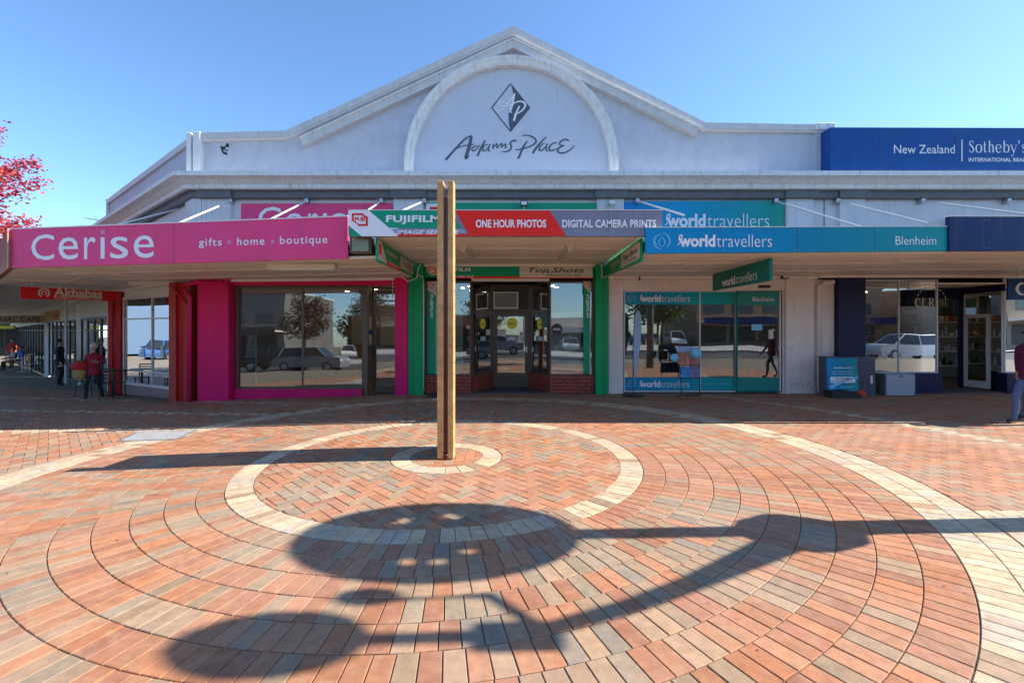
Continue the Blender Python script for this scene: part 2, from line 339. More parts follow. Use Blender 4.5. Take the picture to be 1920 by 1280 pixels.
def serif(fr, mb, txt, u0, u1, v0, v1, ratio=None):
    wd = {'I': .5, 't': .6, "'": .4, 'S': .85, 's': .7}; ws = [wd.get(c, .95) for c in txt]; W = sum(ws)+.12*(len(txt)-1)
    k = (u1-u0)/W; u = u0
    for c, ww in zip(txt, ws):
        for pts, wt in SER[c]: fr.stroke(mb, [(u+x*ww*k, v0+y*(v1-v0)) for x, y in pts], [t*k*1.0 for t in wt])
        u += (ww+.12)*k

# ---------------------------------------------------------------- ground
YW = 11.8
WD = Vector((-.783, .622)); WN = Vector((-.622, -.783))     # direction and outward normal of the left wing
def grid_sheet(name, x0, x1, y0, y1, step, dz, m):
    nx = max(1, int((x1-x0)/step)); ny = max(1, int((y1-y0)/step)); b = MB()
    vs = [(x0+(x1-x0)*i/nx, y0+(y1-y0)*j/ny, zg(x0+(x1-x0)*i/nx, y0+(y1-y0)*j/ny)+dz) for j in range(ny+1) for i in range(nx+1)]
    b.add(vs, [(j*(nx+1)+i, j*(nx+1)+i+1, (j+1)*(nx+1)+i+1, (j+1)*(nx+1)+i) for j in range(ny) for i in range(nx)])
    return b.build(name, m)
tag(grid_sheet('ground', -260, 260, -260, 260, 6.5, -.9, mat('dry ground', (.13, .12, .09), .9, .3, .3)), kind='structure')
pave = tag(grid_sheet('pavement', -45, 30, -3.2, 45, .5, -.010, M['joint']), kind='structure')
road = tag(grid_sheet('road', -60, 60, -16, -3.2, .8, -.13, M['asphalt']), kind='structure')
tag(grid_sheet('far_pavement', -60, 60, -30, -16, .8, -.02, M['concrete']), kind='structure')
mk = MB()
for x in range(-40, 40, 6):
    vs = [(x, -9.7), (x+3, -9.7), (x+3, -9.58), (x, -9.58)]
    mk.add([(a, b, zg(a, b)-.125) for a, b in vs], [(0, 1, 2, 3)])
for y0 in (-5.2, -14.4): mk.add([(a, b, zg(a, b)-.120) for a, b in ((-50, y0), (50, y0), (50, y0+.12), (-50, y0+.12))], [(0, 1, 2, 3)])
tag(mk.build('road_marking', M['pwhite']), kind='structure')

# ---------------------------------------------------------------- paving bricks: real pieces with open joints
CX, CY = -.83, 5.86
BL, BW, J = .235, .1165, .0052
bricks = []                                  # (poly [(x,y)], colour)
RED = [(.50, .205, .100), (.46, .20, .105), (.50, .235, .130), (.42, .18, .105)]
TAN = [(.42, .285, .18), (.38, .26, .165), (.44, .28, .175)]
GRY = [(.34, .26, .175), (.36, .275, .19), (.30, .245, .185)]
CRM = [(.68, .52, .33), (.72, .57, .38), (.62, .47, .31), (.58, .49, .38)]
def vn(x, y):
    from mathutils import noise
    return noise.noise(Vector((x*.7, y*.7, 3.3)))
def bcol(x, y, mix=.0):
    t = random.random()+vn(x, y)*.5+mix-.06
    c = random.choice(RED if t < .62 else (TAN if t < .88 else GRY)); k = random.uniform(.74, .98)
    return tuple(min(1, a*k) for a in c)
def ccol():
    c = random.choice(CRM) if random.random() < .93 else random.choice(TAN); k = random.uniform(.78, .94)
    return tuple(a*k for a in c)
def inset(poly, d):
    out = []; n = len(poly)
    for i in range(n):
        p0 = Vector(poly[i-1]); p = Vector(poly[i]); p1 = Vector(poly[(i+1) % n])
        a = (p-p0); b = (p1-p)
        if a.length < 1e-5 or b.length < 1e-5: continue
        a.normalize(); b.normalize(); na = Vector((-a.y, a.x)); nb = Vector((-b.y, b.x)); k = 1+na.dot(nb)
        if k < .2: k = .2
        q = p+(na+nb)*d/k; out.append((q.x, q.y))
    return out
def area(poly): return sum(poly[i-1][0]*poly[i][1]-poly[i][0]*poly[i-1][1] for i in range(len(poly)))/2
def clip(poly, nx, ny, d):                   # keep nx*x+ny*y <= d
    out = []
    for i in range(len(poly)):
        a = poly[i-1]; b = poly[i]; da = nx*a[0]+ny*a[1]-d; db = nx*b[0]+ny*b[1]-d
        if (da <= 0) != (db <= 0):
            t = da/(da-db); out.append((a[0]+(b[0]-a[0])*t, a[1]+(b[1]-a[1])*t))
        if db <= 0: out.append(b)
    return out
def ring(r0, r1, width, colf, cx=CX, cy=CY, ok=lambda x, y: True, a0=None):
    n = max(8, round(2*math.pi*(r0+r1)/2/width)); off = random.random() if a0 is None else a0
    for i in range(n):
        t0 = (i+off)*2*math.pi/n; t1 = (i+1+off)*2*math.pi/n; tm = (t0+t1)/2
        x = cx+(r0+r1)/2*math.cos(tm); y = cy+(r0+r1)/2*math.sin(tm)
        if not ok(x, y): continue
        p = [(cx+r0*math.cos(t0), cy+r0*math.sin(t0)), (cx+r1*math.cos(t0), cy+r1*math.sin(t0)), (cx+r1*math.cos(t1), cy+r1*math.sin(t1)), (cx+r0*math.cos(t1), cy+r0*math.sin(t1))]
        bricks.append((p, colf(x, y)))
R1o, R1i, R2i, R2o = .70, .46, 2.15, 2.405
R3i = R2o+10*BL+.01; R3o = R3i+2*BL
def field(x0, x1, y0, y1, ang, keep, clips, kind='herring', mix=0, colf=None):
    ca, sa = math.cos(ang), math.sin(ang)
    cxx, cyy = (x0+x1)/2, (y0+y1)/2; rad = math.hypot(x1-x0, y1-y0)/2; N = int(rad/BW)+3
    for b in range(-N, N+1):
        for a in range(-N, N+1):
            if kind == 'herring':
                k = (a-b) % 4
                if k == 0: q = (a*BW, b*BW, a*BW+2*BW, b*BW+BW)
                elif k == 2: q = (a*BW, b*BW-BW, a*BW+BW, b*BW+BW)
                else: continue
            else:
                if a % 2: continue
                o = (BW if b % 2 else 0)
                q = (a*BW+o, b*BW, a*BW+o+2*BW, b*BW+BW)
            mx, my = (q[0]+q[2])/2, (q[1]+q[3])/2
            x = cxx+mx*ca-my*sa; y = cyy+mx*sa+my*ca
            if not (x0-.15 < x < x1+.15 and y0-.15 < y < y1+.15) or not keep(x, y): continue
            p = [(cxx+u*ca-v*sa, cyy+u*sa+v*ca) for u, v in ((q[0], q[1]), (q[2], q[1]), (q[2], q[3]), (q[0], q[3]))]
            for (kx, ky, kr, side) in clips:
                d = math.hypot(x-kx, y-ky)
                if abs(d-kr) < .2:
                    nx, ny = (x-kx)/d, (y-ky)/d
                    if side > 0: nx, ny = -nx, -ny
                    dd = nx*kx+ny*ky+(kr if side < 0 else -kr)
                    p = clip(p, nx, ny, dd)
                    if len(p) < 3: break
            if len(p) >= 3:
                if abs(y-11.72) < .2 and x > -8.6: p = clip(p, 0, 1, 11.74)
            if len(p) >= 3 and abs(area(p)) > .0012: bricks.append((p, (colf or (lambda u, v: bcol(u, v, mix)))(x, y)))
dist = lambda x, y: math.hypot(x-CX, y-CY)
field(CX-.5, CX+.5, CY-.5, CY+.5, 0, lambda x, y: dist(x, y) < R1i+.1, [(CX, CY, R1i, -1)])
ring(R1i, R1o, .155, lambda x, y: ccol())
field(CX-2.2, CX+2.2, CY-2.2, CY+2.2, R(45), lambda x, y: R1o-.1 < dist(x, y) < R2i+.1, [(CX, CY, R1o, 1), (CX, CY, R2i, -1)], mix=.10)
ring(R2i, R2o, .118, lambda x, y: ccol())
for i in range(10): ring(R2o+.003+i*(R3i-R2o-.006)/10, R2o+.003+(i+1)*(R3i-R2o-.006)/10, BW, bcol)
NEAR = lambda x, y: y > .3 and y < 11.7
ring(R3i, R3i+BL, BW, lambda x, y: ccol(), ok=NEAR)
ring(R3i+BL, R3o, BW, lambda x, y: ccol(), ok=NEAR)
R4 = R3o+.006
# outside the big circle: cream bands straight across, herringbone to the left, stretcher bond to the right
def band(x, y):
    if x > 3.3 and y < 4.1: return dist(x, y) < R3o+.62
    d = math.hypot(x+.83, y-5.86)
    if 7.75 < d < 7.98 and x > 2: return True
    if x < -3.5:
        for (cx_, cy_, s_) in ((-7.5, 9.9, -.24), (-9, 11.9, -.30), (-12, 8.6, -.1)):
            if abs(y-(cy_+s_*(x-cx_))) < .10: return True
    return False
def leftfree(x, y): return x < -8.9 and (x+12.34)*WN.x+(y-14.25)*WN.y > .1 and y < -.55*(x+9.2)+12.2
def oc(x, y):
    if band(x, y): return ccol()
    return bcol(x, y, -.02 if x > 0 else .05)
field(-22, CX, 3.2, 19.5, R(45), lambda x, y: dist(x, y) > R4-.1 and x < CX+.0 and -1.4*y-1 < x and (y < 11.75 or leftfree(x, y)), [(CX, CY, R4, 1)], colf=oc)
field(CX, 15.5, .4, 11.74, R(2), lambda x, y: dist(x, y) > R4-.1 and x >= CX and x < 1.45*y+3 and y < 11.75, [(CX, CY, R4, 1)], kind='bond', colf=oc)
def slope_n(x, y):
    e = .05; return Vector((-(zg(x+e, y)-zg(x-e, y))/(2*e), -(zg(x, y+e)-zg(x, y-e))/(2*e), 1)).normalized()
def area_vis(b):
    p = b[0]; x = sum(q[0] for q in p)/len(p); y = sum(q[1] for q in p)/len(p)
    if y < 1.95 or abs(x)/y > 1.09 or (CH/y)*FX+HY > 1285: return 0
    return abs(area(p))/y**3
big = sorted(range(len(bricks)), key=lambda i: -area_vis(bricks[i]))[:300]; bigs = set(big)
PB = paver_mat('paving brick', 'obj'); PS = paver_mat('paving bricks', 'attr')
def brick_geo(poly, h=0.0, tx=0, ty=0):
    if area(poly) < 0: poly = poly[::-1]
    a = inset(poly, J/2); b = inset(poly, J/2+.0035); n = len(b)
    if len(a) != n or n < 3 or area(b) < .0003: return None
    cx_ = sum(p[0] for p in a)/n; cy_ = sum(p[1] for p in a)/n
    def zz(p, d): return zg(p[0], p[1])+d+h+tx*(p[0]-cx_)+ty*(p[1]-cy_)
    vs = [(p[0], p[1], zz(p, -.014)) for p in a]+[(p[0], p[1], zz(p, -.0030)) for p in a]+[(p[0], p[1], zz(p, 0)) for p in b]
    fs = [(i, (i+1) % n, (i+1) % n+n, i+n) for i in range(n)]+[(i+n, (i+1) % n+n, (i+1) % n+2*n, i+2*n) for i in range(n)]+[tuple(range(2*n, 3*n))]
    return vs, fs
S_ = MB(); att = []
for i, (p, c) in enumerate(bricks):
    g = brick_geo(p, random.uniform(-.0012, .0012), random.uniform(-.008, .008), random.uniform(-.008, .008))
    if g is None: continue
    if i in bigs:
        b = MB(); vs, fs = g; ox, oy = vs[0][0], vs[0][1]; oz = zg(ox, oy)
        b.add([(v[0]-ox, v[1]-oy, v[2]-oz) for v in vs], fs); o = b.build('brick', PB, pave); o.location = (ox, oy, oz); o.color = c+(1,)
    else:
        n0 = len(S_.v); S_.v += [Vector(v) for v in g[0]]; S_.f += [[k+n0 for k in f] for f in g[1]]; S_.m += [0]*len(g[1]); att += list(c+(1,))*len(g[0])
o = S_.build('brick', PS, pave, attr=att); tag(o, kind='stuff')
# far pavement under the left arcade: tiles too far away to tell apart
b = MB()
ux = [(-60, 11.6), (-6.5, 11.78), (-12.9, 15.3), (-40, 37), (-60, 50)]
# access cover in the paving
q = [ground_hit(*p) for p in ((217, 828), (258, 809), (370, 806), (330, 824))]
t = thing('access_cover', 'flat grey concrete access cover set in the paving left of the wooden post', 'access cover', (q[0][0], q[0][1], zg(*q[0])))
def slab(poly, h0, h1):
    b = MB(); n = len(poly); poly = poly if area(poly) > 0 else poly[::-1]
    vs = [(p[0], p[1], zg(*p)+h0) for p in poly]+[(p[0], p[1], zg(*p)+h1) for p in poly]
    return b.add(vs, [tuple(range(n, 2*n))]+[(i, (i+1) % n, (i+1) % n+n, i+n) for i in range(n)])
slab(inset(q if area(q) > 0 else q[::-1], .04), -.005, .006).build('slab', mat('worn cover', (.30, .30, .31), .8, .25, 5, .3, 90), t)
slab(q, -.008, .003).build('frame', M['steel'], t)

# ---------------------------------------------------------------- the building
S = lambda px: X_(px, YW)
T = lambda py: Z_(py, YW)
CORN = (-8.1, YW)
def mit(d):                                   # plan point at distance d out from the corner
    m = Vector((WN.x, WN.y-1))/(1-WN.y); return (CORN[0]+m.x*d, CORN[1]+m.y*d)
def sweep(prof, XR, TL, mb):                  # profile (out, z) along wing end -> corner -> right end
    vs = []; n = len(prof)
    for d, z in prof:
        c = mit(d)
        vs.append([(CORN[0]+WD.x*TL+WN.x*d, CORN[1]+WD.y*TL+WN.y*d, z), (c[0], c[1], z), (XR, YW-d, z)])
    flat = [vs[i][k] for k in range(3) for i in range(n)]
    fs = [(k*n+i, (k+1)*n+i, (k+1)*n+(i+1) % n, k*n+(i+1) % n) for k in range(2) for i in range(n)]+[tuple(range(n)), tuple(reversed(range(2*n, 3*n)))]
    mb.add(flat, fs)
bld = thing('shopping_building', 'long pale rendered shopping building with a central gable, round arch panel and heavy cornice', 'building', (0, YW, 0))
WL = 9.3                                       # length of the wing upper storey
# body: upper wall above the canopies, behind shopfronts
b = MB(); b.box(CORN[0], 18, YW+.0, YW+.25, 2.98, 5.3)
b.M = Matrix.Translation((CORN[0], CORN[1], 0)) @ Matrix(((WD.x, -WN.x, 0, 0), (WD.y, -WN.y, 0, 0), (0, 0, 1, 0), (0, 0, 0, 1)))
b.box(0, WL, 0, .25, 2.80, 5.3); b.M = None
b.build('wall', M['wallwhite'], bld)
b = MB(); b.box(-7.9, 18, YW+4.6, YW+4.8, -.3, 5.2); b.box(17.8, 18, YW+.25, YW+4.6, 0, 5.2)
b.prism([(-8.0, YW+.26), (17.9, YW+.26), (17.9, YW+14), (-14.5, YW+14), (-15.2, YW+5.9)], 5.0, 5.25, 'z')  # unseen roof slab, added to keep sunlight out of the shop rooms
b.build('roof', M['roomdark'], bld)
# parapet with gable
par = [(-8.1, 5.3), (18, 5.3), (18, 6.5), (8.08, T(238)), (S(1319), T(234)), (S(962), T(55)), (S(540), T(249)), (-8.1, T(253))]
b = MB(); b.prism([(x, z-(.03 if z > 5.4 else 0)) for x, z in par], YW, YW+.25, 'y'); b.build('parapet', M['render_blue'], bld)
b = MB(); b.M = Matrix.Translation((CORN[0], CORN[1], 0)) @ Matrix(((WD.x, -WN.x, 0, 0), (WD.y, -WN.y, 0, 0), (0, 0, 1, 0), (0, 0, 0, 1)))
b.box(.02, WL, .003, .25, 5.3, 6.48); b.build('parapet', M['render_blue'], bld)
b = MB(); b.M = Matrix.Translation((CORN[0], CORN[1], 0)) @ Matrix(((WD.x, -WN.x, 0, 0), (WD.y, -WN.y, 0, 0), (0, 0, 1, 0), (0, 0, 0, 1)))
b.box(.3, WL, -.07, .32, 6.45, 6.62); b.box(WL, WL+.25, -.07, .32, 5.3, 6.66); b.build('coping', M['cop'], bld)
def band_along(pts, below, thick, out, mb, y0=None, back=.3):   # band following a roof line in the facade plane
    n = len(pts); top = []; bot = []
    for i, p in enumerate(pts):
        a = Vector(pts[max(i-1, 0)]); c = Vector(pts[min(i+1, n-1)]); p = Vector(p)
        d0 = (p-a).normalized() if i else (c-p).normalized(); d1 = (c-p).normalized() if i < n-1 else d0
        n0 = Vector((d0.y, -d0.x)); n1 = Vector((d1.y, -d1.x)); m = (n0+n1)/(1+n0.dot(n1))
        if m.y > 0: m = -m
        top.append(p+m*below); bot.append(p+m*(below+thick))
    for i in range(n-1):
        a, c, d, e = top[i], top[i+1], bot[i+1], bot[i]
        vs = [(q.x, y, q.y) for y in (YW-out, YW+back) for q in (a, c, d, e)]
        mb.add(vs, [(0, 1, 2, 3), (4, 7, 6, 5), (0, 4, 5, 1), (3, 2, 6, 7), (0, 3, 7, 4), (1, 5, 6, 2)])
roofline = [(-7.95, T(253)), (S(540), T(249)), (S(962), T(55)), (S(1319), T(234)), (8.0, T(238))]
b = MB(); band_along(roofline, 0, .155, .13, b); b.build('coping', M['cop'], bld)
b = MB(); band_along(roofline, .155, .03, .10, b, back=.0); b.build('flashing', M['pwhite'], bld)
b = MB(); b2 = [(S(573), T(249)-.18), (S(962), T(55)), (S(1296), T(234)+.16)]
rk = [(S(566), T(262)), (S(962), T(78)), (S(1308), T(243))]
band_along(rk, 0.03, .20, .16, b, back=.0); b.build('raking_moulding', M['cop'], bld)
b = MB(); band_along(rk, .012, .035, .19, b, back=-.0); b.build('raking_moulding', M['trim'], bld)
# arch
acx, acz = S(959), 5.84
def arch_pts(r, n=40): return [(acx+r*math.cos(math.pi*i/n), acz+r*math.sin(math.pi*i/n)) for i in range(n+1)]
b = MB()
prof = [(2.48, .0), (2.48, .17), (2.53, .20), (2.60, .20), (2.64, .23), (2.70, .23), (2.70, 0)]
rows = []
for (r, o) in prof:
    pts = [(acx+r, 5.4)]+arch_pts(r)+[(acx-r, 5.4)]; rows.append([(x, YW-o-.002, z) for x, z in pts])
n = len(rows[0]); b.add([p for rw in rows for p in rw], [(i*n+k, i*n+k+1, (i+1)*n+k+1, (i+1)*n+k) for i in range(len(rows)-1) for k in range(n-1)])
fixn(b.build('arch_moulding', M['trim'], bld))
b = MB(); b.prism([(acx+2.485, 5.4)]+arch_pts(2.485)+[(acx-2.485, 5.4)], YW-.03, YW+.02, 'y'); b.build('arch_panel', M['smooth'], bld)
for px in (868, 1044): b = MB(); b.box(S(px)-.004, S(px)+.004, YW-.033, YW-.028, 5.45, acz+2.2); b.build('panel_joint', M['cop'], bld)
# cornice, frieze
b = MB(); sweep([(0, 5.5), (.0, 5.15), (.28, 5.15), (.30, 5.17), (.30, 5.25), (.34, 5.28), (.42, 5.35), (.50, 5.385), (.52, 5.40), (.55, 5.40), (.55, 5.515), (.5, 5.53)], 18, WL, b)
fixn(b.build('cornice', M['trim'], bld))
b = MB(); sweep([(0, 5.15), (.0, 4.96), (.12, 4.96), (.15, 4.99), (.15, 5.12), (.2, 5.15)], 18, WL, b); fixn(b.build('frieze', M['frieze'], bld))
PIL = [(383, 437), (740, 795), (1118, 1168), (1470, 1521), (1570, 1617)]
for a, c in PIL:
    b = MB(); b.cbox(S(a), S(c), YW-.10, YW+.02, 3.0, 4.96, .006); b.build('pilaster', M['wallwhite'], bld)
    b = MB(); b.cbox(S(a)-.07, S(c)+.07, YW-.21, YW-.152, 4.955, 5.147, .01); b.build('capital', M['frieze'], bld)
b = MB(); b.prism([(mit(.1)), (CORN[0]+.19, YW-.1), (CORN[0]+.19, YW), (CORN[0], YW), (CORN[0]+WD.x*.5, CORN[1]+WD.y*.5), (CORN[0]+WD.x*.5+WN.x*.1, CORN[1]+WD.y*.5+WN.y*.1)], 2.9, 4.96, 'z'); b.build('pilaster', M['wallwhite'], bld)
b = MB(); b.box(S(1545)-.01, S(1545)+.01, YW-.012, YW, 3.0, 4.96); b.build('expansion_joint', M['frieze'], bld)
# corner posts of the parapet
b = MB(); b.cbox(S(355), S(364), YW-.12, YW+.2, 5.5, T(252), .01); b.cbox(S(368), S(382), YW-.14, YW+.25, 5.5, T(251), .01); b.build('corner_post', M['pwhite'], bld)
b = MB(); b.cbox(S(1524), S(1545), YW-.06, YW+.2, 5.5, T(247), .01); b.cbox(S(1546), S(1556), YW-.14, YW+.2, 5.5, T(237), .01); b.build('corner_post', M['render_blue'], bld)
b = MB(); b.cbox(S(1522), S(1558), YW-.18, YW+.3, T(248), T(236), .015); b.build('coping', M['trim'], bld)
# emblem and lettering on the arch panel
fr = Frame((0, YW-.032, 0), (1, 0, 0)); k = 6.0; off = (800, 140)
def cp(pts): return [fr.at(off[0]+x/k, off[1]+y/k) for x, y in pts]
em = MB(); fr.stroke(em, cp([(948, 100), (948, 100)]) and [], .01) if False else None
D = [(948, 100), (1167, 375), (948, 645), (732, 375)]
fr.poly(em, cp([(948, 100), (1167, 375), (948, 645), (925, 560), (920, 440), (960, 400), (985, 300), (970, 200)]), .003)
for a, c in ((D[0], D[3]), (D[3], D[2])):
    p, q_ = Vector(cp([a])[0]), Vector(cp([c])[0]); nn = (q_-p).normalized(); nn = Vector((-nn.y, nn.x))*.015
    em.add([fr.P(*(p+nn), .0035), fr.P(*(p-nn), .0035), fr.P(*(q_-nn), .0035), fr.P(*(q_+nn), .0035)], [(0, 1, 2, 3)])
em.build('emblem', M['logo_grey'], bld)
mm = MB()
for pts, ww in [([(995, 215), (900, 340), (830, 405), (785, 405), (770, 385), (810, 370)], [16, 12, 10, 10, 8, 6]), ([(990, 215), (965, 330), (942, 410), (958, 432)], [18, 22, 18, 8]),
                ([(950, 352), (880, 355), (812, 345), (800, 325), (850, 310), (900, 330), (960, 345)], [8]*7),
                ([(1045, 355), (1010, 430), (980, 522)], [14, 20, 24]), ([(975, 340), (1010, 310), (1080, 308), (1110, 345), (1080, 400), (1030, 435), (978, 455)], [8, 14, 18, 22, 18, 12, 8])]:
    fr.pstroke(mm, pts, ww, off, k, n=.007)
mm.build('monogram', M['white'], bld)
mm = MB()
for pts, ww in [([(213, 962), (330, 830), (440, 720), (510, 690)], [26, 22, 20, 16]), ([(503, 692), (482, 800), (450, 900), (440, 945), (482, 910)], [30, 40, 36, 26, 8]), ([(330, 832), (430, 800), (540, 785)], [10, 14, 8]),
                ([(582, 800), (530, 815), (508, 845), (530, 860), (570, 830), (605, 795)], [10, 14, 18, 14, 12, 8]), ([(660, 742), (610, 830), (572, 918)], [20, 20, 22]),
                ([(690, 788), (650, 800), (628, 845), (652, 860), (690, 825), (712, 788)], [8, 14, 18, 14, 12, 8]), ([(714, 782), (695, 840), (716, 868)], [16, 18, 10]),
                ([(752, 780), (742, 838)], [14, 18]), ([(748, 822), (792, 778), (786, 828)], [8, 16, 16]), ([(795, 826), (845, 776), (842, 828)], [8, 18, 14]), ([(846, 818), (890, 780), (884, 826), (908, 820)], [8, 16, 12, 8]),
                ([(1010, 748), (972, 745), (938, 775), (952, 810), (936, 850), (890, 870), (845, 864)], [22, 18, 18, 20, 18, 14, 8]),
                ([(1075, 684), (1160, 690), (1225, 730), (1215, 780), (1120, 825), (1000, 850)], [10, 16, 20, 18, 14, 10]), ([(1132, 748), (1080, 830), (1040, 925), (1022, 942)], [14, 24, 26, 22]),
                ([(1348, 700), (1270, 780), (1215, 850), (1196, 888)], [12, 20, 24, 24]),
                ([(1330, 772), (1285, 798), (1266, 845), (1292, 855), (1330, 820), (1357, 785)], [8, 14, 20, 14, 12, 8]), ([(1357, 778), (1342, 840), (1368, 868)], [16, 18, 10]),
                ([(1462, 770), (1420, 775), (1378, 820), (1388, 855), (1430, 850), (1465, 832)], [14, 14, 18, 18, 14, 8]),
                ([(1602, 748), (1560, 730), (1505, 755), (1500, 790), (1550, 800)], [16, 18, 18, 16, 10]), ([(1540, 800), (1495, 822), (1472, 852), (1495, 880), (1550, 880), (1610, 850), (1662, 798)], [10, 18, 20, 20, 18, 14, 10])]:
    fr.pstroke(mm, pts, ww, off, k)
mm.build('lettering', M['logo_grey'], bld)
# small painted face on the parapet
mm = MB(); fr2 = Frame((0, YW-.004, 0), (1, 0, 0))
for pts, ww in [([(1530, 350), (1545, 365), (1562, 352)], [14, 22, 8]), ([(1565, 350), (1575, 335), (1580, 355)], [8, 16, 12]), ([(1535, 372), (1548, 392), (1565, 400), (1576, 402)], [8, 14, 16, 10]), ([(1555, 376), (1580, 378)], [6, 8])]:
    fr2.pstroke(mm, pts, ww, (0, 180), 1920/520)
tag(mm.build('graffiti', M['black']), 'small dark painted smiling face on the pale parapet left of the gable', 'graffiti')

# ---------------------------------------------------------------- canopies
def canopy(label, x0, x1, yf, zb, zt, xs, yl=None, x_par=None, group='canopies over the shopfronts'):
    """straight canopy from the wall to the front edge"""
    t = thing('canopy', label, 'canopy', ((x0+x1)/2, YW, zb), group=group)
    b = MB(); b.box(x0, x1, yf+.03, YW-.005, zb, zb+.05); b.build('soffit', M['soffit'], t)
    b = MB(); b.box(x0, x1, yf+.03, YW-.11, zb+.22, zb+.27); b.build('roof_sheet', M['steel'], t)
    y = yf+1.2
    while y < YW-.3:
        b = MB(); b.box(x0+.01, x1-.01, y-.02, y+.02, zb-.012, zb-.001); b.build('batten', M['batten'], t); y += 1.2
    x = x0+1.2
    while x < x1-.3:
        b = MB(); b.box(x-.005, x+.005, yf+.04, YW-.02, zb-.006, zb-.0005); b.build('joint_strip', M['batten'], t); x += 1.9
    b = MB(); b.cbox(x0+.01, x1-.01, YW-.14, YW-.01, zb-.07, zb-.001, .01); b.build('batten', M['batten'], t)
    for px in xs:
        X = S(px); b = MB(); b.tube([(X, YW-.05, 4.92), (X, yf+.25, zt-.02)], .02, 8); b.build('stay_rod', M['pwhite'], t)
        b = MB(); b.cbox(X-.05, X+.05, YW-.16, YW-.155+.14, 4.84, 4.955, .01); b.tube([(X-.06, YW-.12, 4.9), (X+.06, YW-.12, 4.9)], .02); b.build('bracket', M['steel'], t)
    return t
CY8 = 8.2
zw = 2.985
can_w = canopy('low flat canopy with pinkish white soffit over the travel shop', 2.40, 7.78, CY8, zw, Z_(427, CY8), (1450, 1565))
can_n = canopy('low canopy with cream soffit over the navy shop on the right', 7.80, 18, CY8, 3.02, Z_(406, CY8), (1722, 1881, 2040, 2200))
can_f = canopy('raised canopy with higher soffit over the green photo shop', -2.50, 2.38, 8.28, 3.30, Z_(395, 8.28), (797, 1193))
# canopy over the pink shop follows the turning front
fa = (-9.89, 9.1); fb = (-3.04, 8.5)
def fline(x): return fa[1]+(fb[1]-fa[1])*(x-fa[0])/(fb[0]-fa[0])
t = thing('canopy', 'long low canopy wrapping the corner over the pink shop and the left arcade', 'canopy', (-6, YW, 2.9), group='canopies over the shopfronts')
LW = 34.0
A_ = Vector(fa); E_ = A_+WD*LW
Lw0 = Vector((-12.3, 14.25)); 
b = MB(); fp = [(fb[0]+.52, fb[1]+.0), fa, (E_.x, E_.y), (E_.x+WN.x*-4.4, E_.y-WN.y*4.4), (-12.3, 14.3), (-9.2, 12.5), (-8.0, YW-.005), (fb[0]+.52, YW-.005)]
fp = [(x, y+(.07 if i < 2 else 0)) for i, (x, y) in enumerate(fp)]
def tilt(x, y): return 2.95-.012*max(0, -x-3)
def slab2(poly, f0, f1):
    b = MB(); n = len(poly); tri = tessellate_polygon([[Vector((p[0], p[1], 0)) for p in poly]])
    vs = [(p[0], p[1], f0(*p)) for p in poly]+[(p[0], p[1], f1(*p)) for p in poly]
    return b.add(vs, [tuple(q) for q in tri]+[tuple(i+n for i in reversed(q)) for q in tri]+[(i, (i+1) % n, (i+1) % n+n, i+n) for i in range(n)])
slab2(fp, tilt, lambda x, y: tilt(x, y)+.05).build('soffit', M['soffit'], t)
slab2(fp, lambda x, y: tilt(x, y)+.22, lambda x, y: tilt(x, y)+.27).build('roof_sheet', M['steel'], t)
def strip(p, q_, w_, z0=-.014, z1=-.001):
    p = Vector(p); q_ = Vector(q_); d = (q_-p).normalized(); nn = Vector((-d.y, d.x))*w_/2
    return slab2([tuple(p+nn), tuple(q_+nn), tuple(q_-nn), tuple(p-nn)], lambda x, y: tilt(x, y)+z0, lambda x, y: tilt(x, y)+z1)
for k in (1, 2):
    strip((-2.6, fline(-2.6)+k*1.1), (fa[0]+.35*k*0, fa[1]+k*1.1), .04).build('batten', M['batten'], t)
    strip(A_-WN*1.2*k, A_+WD*30-WN*1.2*k, .05).build('batten', M['batten'], t)
for x in (-4.6, -6.5, -8.4): strip((x, fline(x)+.1), (x, YW-.05), .012).build('joint_strip', M['batten'], t)
strip((-2.6, YW-.07), (-7.9, YW-.07), .12, -.06).build('batten', M['batten'], t)
strip((-8.2, YW), (-12.2, 14.1), .1, -.05).build('batten', M['batten'], t)
strip(A_, (-8.2, YW), .06).build('batten', M['batten'], t)
for s in (3, 6.2, 9.4, 12.6, 16, 20): strip(A_+WD*s-WN*.1, A_+WD*s-WN*4, .04).build('batten', M['batten'], t)
for px in (437, 578, 717):
    X = S(px); b = MB(); b.tube([(X, YW-.05, 4.92), (X, fline(X)+.25, 3.5)], .02, 8); b.build('stay_rod', M['pwhite'], t)
    b = MB(); b.cbox(X-.05, X+.05, YW-.15, YW-.01, 4.84, 4.955, .01); b.tube([(X-.06, YW-.12, 4.9), (X+.06, YW-.12, 4.9)], .02); b.build('bracket', M['steel'], t)
for s in (1.3, 4.6, 8):
    p = Vector(CORN)+WD*s+WN*.05; q_ = A_+WD*(s+.5)-WN*.3
    b = MB(); b.tube([(p.x, p.y, 4.92), (q_.x, q_.y, 3.45)], .02, 8); b.build('stay_rod', M['pwhite'], t)
can_l = t
